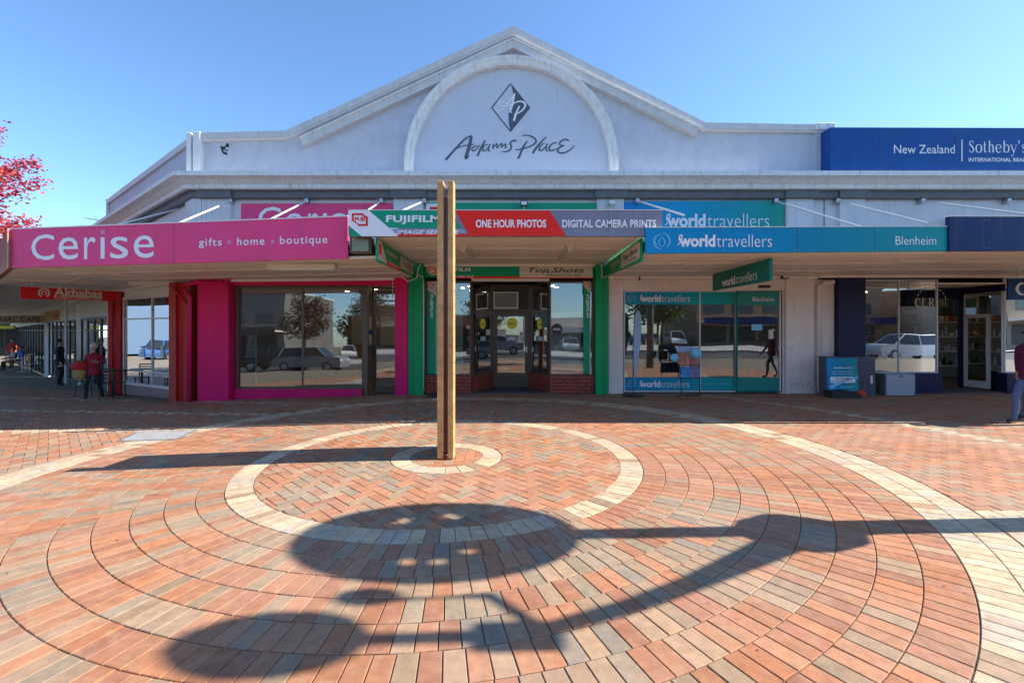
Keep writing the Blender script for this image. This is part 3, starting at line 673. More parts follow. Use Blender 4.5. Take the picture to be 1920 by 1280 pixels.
# plain fascia of the wing canopy
b = MB(); O = Vector((fa[0], fa[1], 0))
b.M = Matrix.Translation((fa[0], fa[1], 0)) @ Matrix(((WD.x, -WN.x, 0, 0), (WD.y, -WN.y, 0, 0), (0, 0, 1, 0), (0, 0, 0, 1)))
b.box(4.6, LW, -.04, .02, 2.55, 3.4); b.build('fascia', M['cream'], can_l)
def fit_light(name_parent, a, c, w_=.14, h=.09):
    a = Vector(a); c = Vector(c); b = MB(); d = (c-a).normalized(); s = Vector((-d.y, d.x, 0))*w_/2
    vs = []
    for p in (a, c): vs += [p+s, p-s, p-s*.6+Vector((0, 0, -h)), p+s*.6+Vector((0, 0, -h))]
    b.add(vs, [(0, 1, 2, 3), (7, 6, 5, 4), (0, 4, 5, 1), (1, 5, 6, 2), (2, 6, 7, 3), (3, 7, 4, 0)])
    o = b.build('light_fitting', M['cream'], name_parent)
    b = MB(); b.tube([a+Vector((0, 0, -h-.012))+d*.05, c+Vector((0, 0, -h-.012))-d*.05], .018, 8); b.build('tube', M['pwhite'], o)
lx = lambda px, py, z: (X_(px, (z-CH)*FX/(HY-py)), (z-CH)*FX/(HY-py), z)
zl = 2.90; yy = (zl-.1-CH)*FX/(HY-507)
fit_light(can_l, (X_(503, yy), yy, 2.92), (X_(630, yy), yy, 2.92), .2, .08)
fit_light(can_f, (-.98, 9.2, 3.298), (-.92, 10.6, 3.298)); fit_light(can_f, (1.16, 9.2, 3.298), (1.12, 10.6, 3.298))
for s, o_ in ((1.8, 2.2), (5.5, 2.4), (10, 2.4)):
    p = A_+WD*s-WN*o_; q_ = p+Vector((2.0, -.15)) if s < 2 else p+WD*2
    fit_light(can_l, (p.x, p.y, tilt(*p)-.003), (q_.x, q_.y, tilt(*q_)-.003), .12, .06)

# ---------------------------------------------------------------- signs on the canopy fronts
def sign(name, label, cat, fr, corners, m, thick=.06, group=None):
    """flat sign box: four measured corners on the plane fr"""
    uv = [fr.at(*p) for p in corners]; root = fr.P(*uv[0], 0)
    t = thing(name, label, cat, root, group)
    b = MB(); n = len(uv); vs = [fr.P(u, v, 0) for u, v in uv]+[fr.P(u, v, -thick) for u, v in uv]
    b.add(vs, [tuple(range(n)), tuple(reversed(range(n, 2*n)))]+[((i+1) % n, i, i+n, (i+1) % n+n) for i in range(n)])
    b.build('board', m, t); return t
def trims(fr, t, p0, p1, m, h=.03):                # thin edge trim
    u0, v0 = fr.at(*p0); u1, v1 = fr.at(*p1); b = MB()
    vs = [fr.P(u, v+dv, n) for n in (.012, -.07) for (u, v, dv) in ((u0, v0, 0), (u1, v1, 0), (u1, v1, h), (u0, v0, h))]
    b.add(vs, [(0, 1, 2, 3), (4, 7, 6, 5), (0, 4, 5, 1), (3, 2, 6, 7), (0, 3, 7, 4), (1, 5, 6, 2)]); b.build('edge_trim', m, t)
frC = Frame((fa[0], fa[1], 0), (fb[0]-fa[0], fb[1]-fa[1], 0))
c4 = [(23, 502), (652, 484), (652, 406), (23, 430)]
t = sign('fascia_sign', 'long pink fascia sign with big pale lettering along the left canopy', 'sign', frC, c4, M['pink_sign'])
b = MB()
def ptilt(b, txt, px0, px1, pt, pb, **k): frC.ptext(b, txt, px0, px1, pt, pb, **k)
for ch, x0, x1, y0, y1 in (('C', 59, 102, 439, 488), ('e', 110, 147, 444.5, 487), ('r', 158, 180, 444.5, 486), ('ı', 189, 196.5, 445, 485), ('s', 207, 241, 443.5, 485), ('e', 251, 289, 441, 484)):
    ptilt(b, ch, x0, x1, y0, y1, bold=.0 if ch != 'C' else .004)
b.build('lettering', M['white'], t)
for q_ in ([(189, 439), (196.5, 439), (196.5, 431.5), (189, 431.5)], [(427, 457), (433, 457), (433, 451), (427, 451)], [(508, 456), (514, 456), (514, 450), (508, 450)]): b = MB(); frC.ppoly(b, q_); b.build('accent_square', mat('pale pink', (.72, .30, .45)), t)
b = MB(); frC.ptext(b, 'gifts', 373, 416, 446.5, 465.5, spacing=1.15, bold=.008); frC.ptext(b, 'home', 445, 496, 444.5, 460, spacing=1.15, bold=.008); frC.ptext(b, 'boutique', 525, 614, 441.5, 462, spacing=1.15, bold=.008)
b.build('lettering', M['white'], t)
b = MB(); u, v0 = frC.at(326, 493); _, v1 = frC.at(326, 420); b.box(0, 0, 0, 0, 0, 0); b = MB(); b.add([frC.P(u-.004, v0, .002), frC.P(u+.004, v0, .002), frC.P(u+.004, v1, .002), frC.P(u-.004, v1, .002)], [(0, 1, 2, 3)]); b.build('panel_joint', mat('pink seam', (.45, .03, .15)), t)
trims(frC, t, (23, 430), (652, 406), M['pwhite'], .02)
# return sign along the wing
frW = Frame((fa[0]+WD.x*6, fa[1]+WD.y*6, 0), (-WD.x, -WD.y, 0)); L0 = 6
t = thing('fascia_sign', 'weathered rust red fascia sign seen edge-on at the far left corner', 'sign', (fa[0], fa[1], 2.85))
b = MB(); b.M = Matrix.Translation((fa[0], fa[1], 0)) @ Matrix(((WD.x, -WN.x, 0, 0), (WD.y, -WN.y, 0, 0), (0, 0, 1, 0), (0, 0, 0, 1)))
b.box(.02, 4.55, -.05, .02, 2.84, 3.60); b.build('board', mat('flaking red sign', (.34, .10, .05), .6, .7, 6, .3, 30), t)
b = MB(); b.M = Matrix.Translation((fa[0], fa[1], 0)) @ Matrix(((WD.x, -WN.x, 0, 0), (WD.y, -WN.y, 0, 0), (0, 0, 1, 0), (0, 0, 0, 1)))
b.box(-.01, .09, -.065, -.052, 2.84, 3.62); b.build('edge_trim', mat('pink trim', (.62, .25, .27)), t)
# photo shop fascia
frF = Frame((0, 8.2, 0), (1, 0, 0))
t = sign('fascia_sign', 'green, red and grey photo shop fascia sign behind the wooden post', 'sign', frF, [(653, 443), (1242, 443), (1242, 395), (653, 394)], M['fgrey'], .08)
def pc(pts): return [(640+x/6, 370+y/6) for x, y in pts]
b = MB(); frF.ppoly(b, pc([(0+78, 438), (78, 148), (640, 148), (640, 148), (640, 438)])); b.build('panel', M['white'], t)
b = MB(); frF.ppoly(b, pc([(80, 438), (230, 438), (80, 315)]), .005); frF.ppoly(b, pc([(310, 148), (1190, 148), (1350, 345), (540, 345)]), .005); b.build('panel', M['fgreen'], t)
b = MB(); frF.ppoly(b, pc([(560, 356), (1370, 356), (1420, 408), (610, 408)]), .005); b.build('panel', mat('violet grey print', (.30, .33, .46)), t)
b = MB(); frF.ppoly(b, pc([(625, 412), (1430, 412), (1450, 438), (640, 438)]), .006); frF.ppoly(b, [(853, 395), (1030, 395), (1062, 442.8), (881, 442.8)], .007); b.build('panel', M['fred'], t)
def fuji(fr, t, x, y, sx, sy=None, n=.007):
    sy = sy or sx
    o1 = MB(); fr.ppoly(o1, [(x+a*sx, y+c*sy) for a, c in ((0, 0), (.72, 0), (.74, .14), (1, .26), (1, 1), (.38, 1), (.36, .86), (0, .58))], n); o1.build('emblem', M['fred'], t)
    o2 = MB(); fr.ppoly(o2, [(x+a*sx, y+c*sy) for a, c in ((.13, .17), (.60, .17), (.86, .36), (.86, .84), (.45, .84), (.13, .56))], n+.002); o2.build('emblem', M['white'], t)
    o3 = MB(); fr.ptext(o3, 'FUJI', x+.18*sx, x+.82*sx, y+.30*sy, y+.68*sy, bold=.05, n=n+.004); o3.build('emblem', M['fred'], t)
fuji(frF, t, 660, 400, 30, 24)
b = MB(); frF.ptext(b, 'FUJIFILM', 724, 826, 404, 420.5, bold=.035, spacing=1.05, n=.009); frF.ptext(b, 'IMAGE SERVICE', 744, 862, 431.5, 439.5, bold=.02, shear=.3, n=.009)
frF.ptext(b, 'ONE HOUR PHOTOS', 892, 1024, 412, 427, bold=.03, n=.01); frF.ptext(b, 'DIGITAL CAMERA PRINTS', 1054, 1230, 412, 427, bold=.03, spacing=1.05, n=.009); b.build('lettering', M['white'], t)
trims(frF, t, (653, 394.5), (1242, 394.5), M['pwhite'], .012)
# travel shop fascia
frT = Frame((0, 8.14, 0), (1, 0, 0))
t = sign('fascia_sign', 'blue to teal travel shop fascia sign with a round leaf emblem and white lettering', 'sign', frT, [(1211, 475), (1780, 470), (1780, 425), (1211, 427)], M['wt'], .08)
def wt_emblem(fr, b, cx_, cy_, r, wpx=1.2):
    f = abs(fr.at(cx_+1, cy_)[0]-fr.at(cx_, cy_)[0])
    def st(pts, w_): fr.stroke(b, [fr.at(cx_+x*r, cy_+y*r*1.0) for x, y in pts], [v*f*wpx for v in w_])
    st([(-.1, -.85), (-.7, -.6), (-1, 0), (-.8, .65), (-.15, 1.05)], [.6, 1, 1.4, 1.2, .6]); st([(0, -.95), (.55, -.85), (.95, -.3), (.95, .3), (.55, .75)], [.5, .9, 1.2, 1, .6])
    st([(0, -.55), (-.35, 0), (-.28, .5), (-.05, .75)], [.5, 1, .9, .5]); st([(0, -.55), (.35, 0), (.3, .4), (.1, .65)], [.5, 1, .9, .5]); st([(-.75, -.5), (-.9, 0), (-.6, .55)], [.4, .7, .4])
pbl = mat('pale blue print', (.18, .55, .78), .4, 0)
b = MB(); wt_emblem(frT, b, 1241, 452, 15, 2.0); b.build('emblem', pbl, t)
def worldt(fr, t, x0, xm, x1, yt, yb, m=None, n=.005):
    b = MB(); fr.ptext(b, 'world', x0, xm, yt, yb, bold=.035, n=n); f = abs(fr.at(x0+1, yt)[0]-fr.at(x0, yt)[0]); h = yb-yt
    fr.stroke(b, [fr.at(x0-h*.12, yb-h*.12), fr.at(x0+h*.16, yb-h*.5), fr.at(x0+h*.24, yt+h*.05), fr.at(x0+h*.05, yt+h*.12), fr.at(x0+h*.02, yb-h*.5)], [h*.05*f, h*.09*f, h*.09*f, h*.11*f, h*.13*f], n=n+.001)
    fr.ptext(b, 'travellers', xm+h*.12, x1, yt, yb, bold=-.012, n=n); b.build('lettering', m or M['white'], t)
worldt(frT, t, 1273, 1341, 1447, 440, 463)
b = MB(); frT.ptext(b, 'Blenheim', 1679, 1755, 443, 459, bold=-.008); b.build('lettering', M['white'], t)
trims(frT, t, (1211, 427), (1780, 425), M['pwhite'], .012)
# dark fascia on the right
frN = Frame((0, 8.1, 0), (1, 0, 0))
t = sign('fascia_sign', 'plain dark navy fascia board at the right end of the canopies', 'sign', frN, [(1780, 470), (2300, 470), (2300, 407), (1780, 406)], M['navy_sign'], .08)
trims(frN, t, (1778, 406), (2300, 407), M['pwhite'], .02)
b = MB(); b.box(X_(1780, 8.2), X_(1780, 8.2)+.06, 8.19, 8.7, 3.0, 3.63); b.build('end_cap', M['trim'], t)
# realty sign on the parapet
frR = Frame((0, 11.38, 0), (1, 0, 0))
t = sign('rooftop_sign', 'royal blue realty sign with white serif lettering on the parapet at right', 'sign', frR, [(1557, 321), (2260, 321), (2260, 241), (1557, 239)], M['royal'], .35)
b = MB(); frR.ptext(b, 'New Zealand', 1676, 1790, 272, 288, bold=0); frR.ppoly(b, [(1802.5, 303), (1804.5, 303), (1804.5, 262), (1802.5, 262)])
frR.ptext(b, 'INTERNATIONAL REALTY', 1816, 1935, 296, 303.5, bold=.015); b.build('lettering', M['white'], t)
b = MB(); u0, v0 = frR.at(1816, 286); u1, v1 = frR.at(1924, 264); serif(frR, b, "Sotheby's", u0, u1, v0, v1); b.build('lettering', M['white'], t)
trims(frR, t, (1557, 322), (2260, 322), M['trim'], .012)
# wall signs between the pilasters
frU = Frame((0, YW-.06, 0), (1, 0, 0))
t = sign('wall_sign', 'pink sign board on the upper wall half hidden behind the left canopy', 'sign', frU, [(452, 432), (735, 432), (735, 381), (452, 382)], M['pink_sign'], .05)
b = MB()
for ch, x0, x1, y0, y1 in (('C', 484, 527, 388, 436), ('e', 535, 569, 400, 436), ('r', 578, 596, 400, 436), ('ı', 606, 613, 400, 436), ('s', 622, 650, 400, 436), ('e', 660, 694, 400, 436)): frU.ptext(b, ch, x0, x1, y0, y1, bold=.0)
b.build('lettering', M['white'], t)
t = sign('wall_sign', 'green sign board on the upper wall behind the photo shop fascia', 'sign', frU, [(798, 425), (1118, 425), (1118, 380), (798, 380)], M['fgreen'], .05)
b = MB(); frU.ppoly(b, [(799, 424), (799, 382), (838, 382), (872, 424)]); b.build('panel', M['white'], t); fuji(frU, t, 806, 388, 34, 30)
b = MB(); frU.ptext(b, 'FUJIFILM', 893, 1030, 393.5, 414, bold=.035, spacing=1.05, n=.009); b.build('lettering', M['white'], t)
t = sign('wall_sign', 'blue to green sign board on the upper wall above the travel shop fascia', 'sign', frU, [(1169, 442), (1470, 442), (1470, 376), (1169, 378)], M['wt2'], .05)
worldt(frU, t, 1250, 1323, 1442, 401, 426)
b = MB(); frU.ppoly(b, [(438, 379.5), (1470, 379.5), (1470, 377.8), (438, 377.8)], -.04); b.build('conduit', M['pwhite'], bld)

# ---------------------------------------------------------------- shopfront pieces
def bx(name, m, par, x0, x1, y0, y1, z0, z1, c=.006):
    b = MB(); b.cbox(min(x0, x1), max(x0, x1), min(y0, y1), max(y0, y1), min(z0, z1), max(z0, z1), c) if c else b.box(min(x0, x1), max(x0, x1), min(y0, y1), max(y0, y1), min(z0, z1), max(z0, z1))
    return b.build(name, m, par)
def pane(par, a, c, z0, z1, m=None, fm=None, fw=.05, mull=(), rails=(), fd=.06, name='window', tilt_=0):
    """a glazed opening between plan points a and c: frame > pane"""
    a = Vector(a); c = Vector(c); d = (c-a); L_ = d.length; d.normalize(); nn = Vector((d.y, -d.x)) # towards the street for left-to-right runs
    Mx = Matrix.Translation((a.x, a.y, 0)) @ Matrix(((d.x, nn.x, 0, 0), (d.y, nn.y, 0, 0), (0, 0, 1, 0), (0, 0, 0, 1)))
    f = MB(); f.M = Mx; h = fd/2
    f.box(0, fw, -h, h, z0, z1); f.box(L_-fw, L_, -h, h, z0, z1); f.box(fw, L_-fw, -h, h, z1-fw, z1); f.box(fw, L_-fw, -h, h, z0, z0+fw)
    for u in mull: f.box(u-fw*.4, u+fw*.4, -h*.8, h*.8, z0+fw, z1-fw)
    for z in rails: f.box(fw, L_-fw, -h*.7, h*.7, z-fw*.3, z+fw*.3)
    o = f.build(name, fm, par)
    us = [fw]+list(mull)+[L_-fw]
    for i in range(len(us)-1):
        g = MB(); g.M = Mx; g.box(us[i]+.001, us[i+1]-.001, -.004, .004, z0+fw, z1-fw)
        for v in g.v: v -= Vector((nn.x, nn.y, 0))*(v.z-(z0+z1)/2)*tilt_
        g.build('pane', m or M['glass'], o)
    return o
def room(par, x0, x1, y0, y1, zc, zf=0.0, wall='room', lights=(), floor='roomfloor'):
    b = MB(); b.quad((x0, y1, zf), (x1, y1, zf), (x1, y1, zc), (x0, y1, zc)); b.quad((x0, y0, zf), (x0, y1, zf), (x0, y1, zc), (x0, y0, zc)); b.quad((x1, y1, zf), (x1, y0, zf), (x1, y0, zc), (x1, y1, zc))
    b.build('interior_wall', M[wall], par)
    b = MB(); b.box(x0, x1, y0, y1, zf-.05, zf); b.build('interior_floor', M[floor], par)
    b = MB(); b.box(x0, x1, y0, y1, zc, zc+.04); b.build('interior_ceiling', M['soffit'] if wall == 'room' else M['roomdark'], par)
    for x, y in lights:
        b = MB(); b.lathe([(.05, -.012), (.055, 0)], (x, y, zc-.002), 12); b.build('downlight', M['lamp'], par)
G0 = lambda X: zg(X, YW)
# ---- pink shop
ps = thing('pink_shopfront', 'magenta painted shopfront with wide bronze framed window and glass door', 'shopfront', (S(560), YW, G0(S(560))), group=None)
gl = G0(S(400))
bx('pier', M['magenta'], ps, S(381), S(438), YW-.22, YW+.1, gl-.05, 2.93)
bx('header', M['magenta'], ps, S(439), S(742), YW-.06, YW+.12, T(535), 2.93)
bx('sill', M['magenta'], ps, S(439), S(680), YW-.03, YW+.15, gl-.1, T(729), .01)
o = pane(ps, (S(441), YW+.06), (S(682), YW+.06), T(729), T(535.5), fm=M['bronze'], fw=.06, mull=(S(566)-S(441),), tilt_=.013)
bx('frame_post', M['bronze'], ps, S(682), S(689), YW, YW+.12, G0(S(690))-.05, T(535.5))
d = pane(ps, (S(689), YW+.40), (S(743), YW+.40), G0(S(700))+.02, T(535.5), fm=M['bronze'], fw=.055, rails=(T(562),), name='door')
b = MB(); b.tube([(S(692)+.02, YW+.33, .85), (S(692)+.02, YW+.33, 1.25)], .015); b.build('handle', M['black'], d)
b = MB(); b.lathe([(.0, 0), (.07, 0), (.07, .004), (0, .004)], (0, 0, 0), 14); b = MB(); frd = Frame((0, YW+.385, 0), (1, 0, 0)); frd.ppoly(b, [(690, 622), (695, 616), (701, 622), (698, 627), (693, 627)]); b.build('sticker', M['royal'], d)
bx('pier', M['magenta'], ps, S(743), S(767), YW-.16, YW+.5, G0(S(755))-.03, T(522)+.02)
room(ps, S(441), S(765), YW+.2, YW+4.4, 2.85, -.06, 'room', [(-3.3, 13.2), (-3.0, 14.2), (-4.1, 13.8), (-5.2, 14.5), (-2.9, 15.2), (-3.7, 15.6)])
b = MB(); b.box(-4.0, -2.9, YW+3.6, YW+4.2, 0, .9); b.box(-6.8, -5.0, YW+3.2, YW+3.9, 0, 1.1); b.build('counter', M['timber'], ps)
for x in (-6.6, -5.6, -4.6, -3.5):
    b = MB(); b.box(x, x+.8, YW+4.25, YW+4.38, 1.1, 2.1); b.build('wall_panel', random.choice([M['cream'], M['room'], M['bronze']]), ps)
# notice board on a stand, standing inside the window
nb = thing('notice_board', 'white framed notice board on legs at the left end of the pink shop window', 'notice board', (S(463), YW+.45, -.1))
zb0, zb1 = Z_(670, 12.3), Z_(627, 12.3)
for px in (447, 480): bx('leg', M['pwhite'], nb, X_(px, 12.25)-.02, X_(px, 12.25)+.02, 12.23, 12.27, -.06, zb1)
bx('board', M['cream'], nb, X_(448, 12.25), X_(479, 12.25), 12.235, 12.265, zb0, zb1); 
b = MB(); 
for i in range(5): b.box(X_(451, 12.2), X_(451, 12.2)+random.uniform(.15, .36), 12.231, 12.233, zb0+.08+i*.1, zb0+.10+i*.1)
tag(b.build('printed_lines', M['fgrey'], nb), kind='stuff')
# ---- downpipes
def downpipe(label, pts, m, r=.045, group=None, cat='downpipe'):
    t = thing('downpipe', label, cat, pts[-1], group); b = MB(); b.tube(pts, r, 10); b.build('pipe', m, t, True)
    for i in (0, 1):
        z = pts[-1][2]+.6+i*1.2; b = MB(); b.lathe([(r+.012, 0), (r+.012, .03)], (pts[-1][0], pts[-1][1], z), 10); b.build('clip', m, t)
    return t
xp = S(371)-.02
downpipe('magenta painted downpipe between the red pier and the magenta pier', [(S(430), YW-.26, 2.82), (S(378), YW-.28, 2.80), (S(362), YW-.3, 2.76), (S(361), YW-.3, 2.62), (S(371), YW-.3, 2.45), (xp, YW-.3, gl)], M['magenta'], .05)
# ---- red roughcast pier and corner restaurant glazing
rp = thing('red_pier', 'red pier with one roughcast face at the building corner', 'pier', (S(345), YW-.1, gl))
zr = tilt(-8.4, 11.5)
b = MB(); b.prism([(S(323)-.0, YW-.12), (S(340), YW-.2), (S(340), YW+.5), (S(323), YW+.6)], gl-.05, zr-.06, 'z'); b.build('roughcast_face', M['rough_red'], rp)
bx('shaft', M['red'], rp, S(340)+.003, S(354), YW-.14, YW+.5, gl-.05, zr-.07)
bx('roughcast_edge', M['rough_red'], rp, S(354)+.002, S(366), YW-.2, YW+.4, gl-.05, zr-.07)
b = MB(); b.tube([(S(333), YW-.28, 2.78), (S(364), YW-.22, 2.22)], .025); b.build('brace', M['red'], rp)
cg = thing('corner_glazing', 'tall two-bay restaurant window angled back beside the red pier', 'window', (-9.4, 12.5, zg(-9.4, 12.5)))
ga, gb = (-11.72, 13.9), (-9.25, 12.52); zz0 = zg(-10.5, 13)-.02
L_ = (Vector(gb)-Vector(ga)).length
pane(cg, ga, gb, .0, 2.60, m=M['glass_dark'], fm=M['pinkwhite'], fw=.07, mull=(L_*.62,), rails=(1.95, .42), fd=.08)
b = MB(); d_ = (Vector(gb)-Vector(ga)).normalized(); 
b.M = Matrix.Translation((ga[0], ga[1], 0)) @ Matrix(((d_.x, -d_.y, 0, 0), (d_.y, d_.x, 0, 0), (0, 0, 1, 0), (0, 0, 0, 1)))
b.box(0, L_, -.05, .1, zz0-.2, .0); b.build('plinth', mat('grey red plinth', (.30, .18, .16)), cg)
b = MB(); b.M = Matrix.Translation((ga[0], ga[1], 0)) @ Matrix(((d_.x, -d_.y, 0, 0), (d_.y, d_.x, 0, 0), (0, 0, 1, 0), (0, 0, 0, 1)))
b.box(0, L_, 0, .1, 2.6, 2.86); b.build('header', M['soffit'], cg)
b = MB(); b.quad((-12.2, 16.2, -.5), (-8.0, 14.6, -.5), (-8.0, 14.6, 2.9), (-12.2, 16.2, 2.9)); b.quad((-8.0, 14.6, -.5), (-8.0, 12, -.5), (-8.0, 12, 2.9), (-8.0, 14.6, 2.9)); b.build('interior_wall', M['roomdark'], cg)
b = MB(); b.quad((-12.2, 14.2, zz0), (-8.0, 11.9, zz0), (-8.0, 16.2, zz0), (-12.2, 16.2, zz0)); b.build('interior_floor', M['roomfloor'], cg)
for x, y, h in ((-10.2, 13.9, .75), (-9.4, 13.4, .75)):
    b = MB(); b.lathe([(.03, 0), (.03, h), (.35, h), (.35, h+.03)], (x, y, zz0), 14); b.build('table', M['timber'], cg)
frG = Frame((ga[0], ga[1], 0), (d_.x, d_.y, 0)); 
for pxs in (268, 305):
    b = MB(); 
    for r_ in range(4): frG.ppoly(b, [(pxs-4+r_*.6, 664-r_*5.2+4), (pxs+4-r_*.6, 664-r_*5.2+4), (pxs+4-r_*.6, 664-r_*5.2), (pxs-4+r_*.6, 664-r_*5.2)], .02+.001*r_)
    b.build('decal', M['cream'], cg)
# feather banner standing inside the corner window
fbn = thing('feather_banner', 'purple patterned feather banner leaning inside the restaurant corner window', 'banner', (-10.9, 14.0, zz0))
fm = bpy.data.materials.new('banner print'); fm.use_nodes = True; n_ = fm.node_tree; v_ = n_.nodes.new('ShaderNodeTexVoronoi'); v_.inputs['Scale'].default_value = 7
r_ = n_.nodes.new('ShaderNodeValToRGB'); e = r_.color_ramp.elements; e[0].color = (.30, .28, .42, 1); e[1].color = (.10, .05, .16, 1); e[1].position = .6; k_ = e.new(.3); k_.color = (.22, .06, .22, 1)
n_.links.new(v_.outputs[0], r_.inputs[0]); n_.links.new(r_.outputs[0], n_.nodes['Principled BSDF'].inputs[0])
frB = Frame((-11.05, 13.75, zz0), (1, -.56, 0)); b = MB()
frB.poly(b, [(0, .5), (.30, .7), (.55, 1.05), (.50, 1.5), (.30, 1.95), (.05, 2.15), (-.18, 2.1), (-.15, 1.6), (.05, 1.0)], 0); frB.poly(b, [(0, .5), (.30, .7), (.55, 1.05), (.50, 1.5), (.30, 1.95), (.05, 2.15), (-.18, 2.1), (-.15, 1.6), (.05, 1.0)], -.01); b.build('cloth', fm, fbn)
b = MB(); b.tube([frB.P(.0, 0), frB.P(.0, .5), frB.P(.32, .7), frB.P(.58, 1.1)], .012); b.build('pole', M['black'], fbn)
# ---- left arcade: red column, cream wall with tall windows
lc = thing('red_column', 'glossy red double column under the small red hanging sign', 'column', (-12.1, 14.1, zg(-12.1, 14.1)))
zc0 = zg(-12.1, 14.1)-.1; zct = tilt(-12.1, 14.1)-.06
b = MB(); b.cbox(-12.28, -12.12, 13.95, 14.3, zc0, zct, .02); b.build('shaft', M['red'], lc)
b = MB(); b.tube([(-12.04, 13.97, zc0), (-12.04, 13.97, zct)], .05, 10); b.build('pipe', M['red'], lc, True)
b = MB(); b.cbox(-11.96, -11.78, 13.85, 14.2, zc0, zct, .02); b.build('shaft', M['red'], lc)
aw = thing('arcade_shopfront', 'cream boarded arcade wall with a row of tall dark framed windows behind the old woman', 'shopfront', (-14, 15.5, zg(-14, 15.5)))
La = Vector((-12.34, 14.25)); Lb = La+WD*30
def wing(s): p = La+WD*s; return (p.x, p.y)
zt_ = lambda s: tilt(*wing(s))
for i in range(4):
    z1 = 2.72-i*.155
    b = MB(); p0, p1 = wing(0), wing(30)
    for k, (o0, o1) in enumerate(((0, .04),)):
        vs = []
        for (s, dz) in ((.0, 0), (30, -.30)):
            q0 = La+WD*s+WN*.03; q1 = La+WD*s+WN*.055
            vs += [(q0.x, q0.y, z1+dz), (q1.x, q1.y, z1-.147+dz), (q1.x, q1.y, z1-.152+dz), (q0.x, q0.y, z1-.152+dz)]
        b.add(vs, [(0, 4, 5, 1), (1, 5, 6, 2), (2, 6, 7, 3), (0, 1, 2, 3), (4, 7, 6, 5)])
    b.build('weatherboard', M['cream'], aw)
b = MB(); b.M = Matrix.Translation((La.x, La.y, 0)) @ Matrix(((WD.x, -WN.x, 0, 0), (WD.y, -WN.y, 0, 0), (0, 0, 1, 0), (0, 0, 0, 1)))
b.box(0, 30, .0, .2, 2.02, 3.0); b.box(0, .55, -.06, .15, -.9, 2.1); b.build('wall', M['cream'], aw)
s = .6
while s < 24:
    o = pane(aw, wing(s+1.02), wing(s), zg(*wing(s))+.05, 2.06, m=M['glass_dark'], fm=M['black'], fw=.07, rails=(1.62,))
    s += 1.08
    if abs(s-4.92) < .3 or abs(s-12.5) < .4:
        p = wing(s+.1); b = MB(); b.box(p[0]-.09, p[0]+.09, p[1]-.12, p[1]+.06, zg(*p)-.1, 2.6); b.build('post', M['pinkwhite'], aw); s += .3
# cooler interior behind the arcade windows
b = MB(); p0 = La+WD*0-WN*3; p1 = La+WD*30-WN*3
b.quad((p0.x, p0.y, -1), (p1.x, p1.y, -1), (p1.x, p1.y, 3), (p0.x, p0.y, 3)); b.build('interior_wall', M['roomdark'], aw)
# arcade post
ap = thing('arcade_post', 'thin white post standing behind the dark dressed person', 'post', (X_(124, 17.6), 17.6, zg(-17, 17.6)))
b = MB(); b.tube([(X_(124, 17.6), 17.6, zg(-17, 17.6)-.05), (X_(124, 17.6), 17.6, tilt(-17, 17.6))], .045, 8); b.build('shaft', M['pinkwhite'], ap)
b = MB(); b.lathe([(.08, 0), (.08, .02), (.05, .05)], (X_(124, 17.6), 17.6, zg(-17, 17.6)), 10); b.build('base', M['pinkwhite'], ap)
# hanging signs under the left canopy
frK = Frame((-12.2, 11.4, 0), (1.2, 1.4, 0)); t = sign('hanging_sign', 'small red hanging restaurant sign with cream lettering under the left canopy', 'sign', frK, [(38, 560), (216, 564.5), (219, 546.5), (38, 537)], mat('deep red sign', (.60, .008, .012), .4, .1, spec=.2), .08)
b = MB(); frK.ptext(b, 'Akbabas', 101, 192, 542.5, 556, bold=.03, n=.006); b.build('lettering', M['cream'], t)
b = MB(); frK.ptext(b, 'AUTHENTIC TURKISH CUISINE', 101, 192, 557.6, 560.6, bold=.01, n=.006); b.build('lettering', M['cream'], t)
b = MB(); cxp, cyp = 82.5, 549
for r1, ww in ((8, 3.2), (3.6, 2.4)):
    f = abs(frK.at(83, 550)[0]-frK.at(82, 550)[0]); pts = [frK.at(cxp+math.cos(a)*r1*1.25, cyp-math.sin(a)*r1) for a in [R(-60+i*30) for i in range(11)]]
    frK.stroke(b, pts, ww*f, n=.006)
b.build('emblem', M['cream'], t)
b = MB(); p = frK.P(*frK.at(135, 541), -.04); b.tube([p, (p.x, p.y, 2.87)], .008); b.build('hanger', M['steel'], t); b = MB(); p = frK.P(*frK.at(60, 538), -.04); b.tube([p, (p.x, p.y, 2.87)], .008); b.build('hanger', M['steel'], t)
Ys = 21.0; frV = Frame((X_(20, Ys), Ys, 0), (1, .25, 0)); t = sign('hanging_sign', 'long orange brown cafe sign with black lettering hanging deep in the left arcade', 'sign', frV, [(-60, 607), (88, 605), (88, 591), (-60, 592)], mat('orange board', (.38, .17, .06)), .1)
b = MB(); frV.ptext(b, 'ACTUAL CAFE', -34, 76, 594.5, 603, bold=.035, spacing=1.1, n=.006); b.build('lettering', M['black'], t)
t = sign('hanging_sign', 'orange cafe sign with a small black emblem facing along the arcade', 'sign', Frame((X_(90, Ys-1), Ys-1, 0), (1, .1, 0)), [(84, 604), (117, 598), (117, 580), (84, 585)], mat('orange board 2', (.55, .24, .08)), .1)
b = MB(); Frame((X_(90, Ys-1), Ys-1, 0), (1, .1, 0)).ppoly(b, [(101, 592), (109, 590), (109, 593), (104, 595)]); b.build('emblem', M['black'], t)
t = sign('hanging_sign', 'yellow cafe sign at the far left edge of the arcade', 'sign', Frame((X_(0, Ys+1), Ys+1, 0), (1, .2, 0)), [(-40, 617), (26, 616), (26, 610), (-40, 610)], M['yellow'], .1)

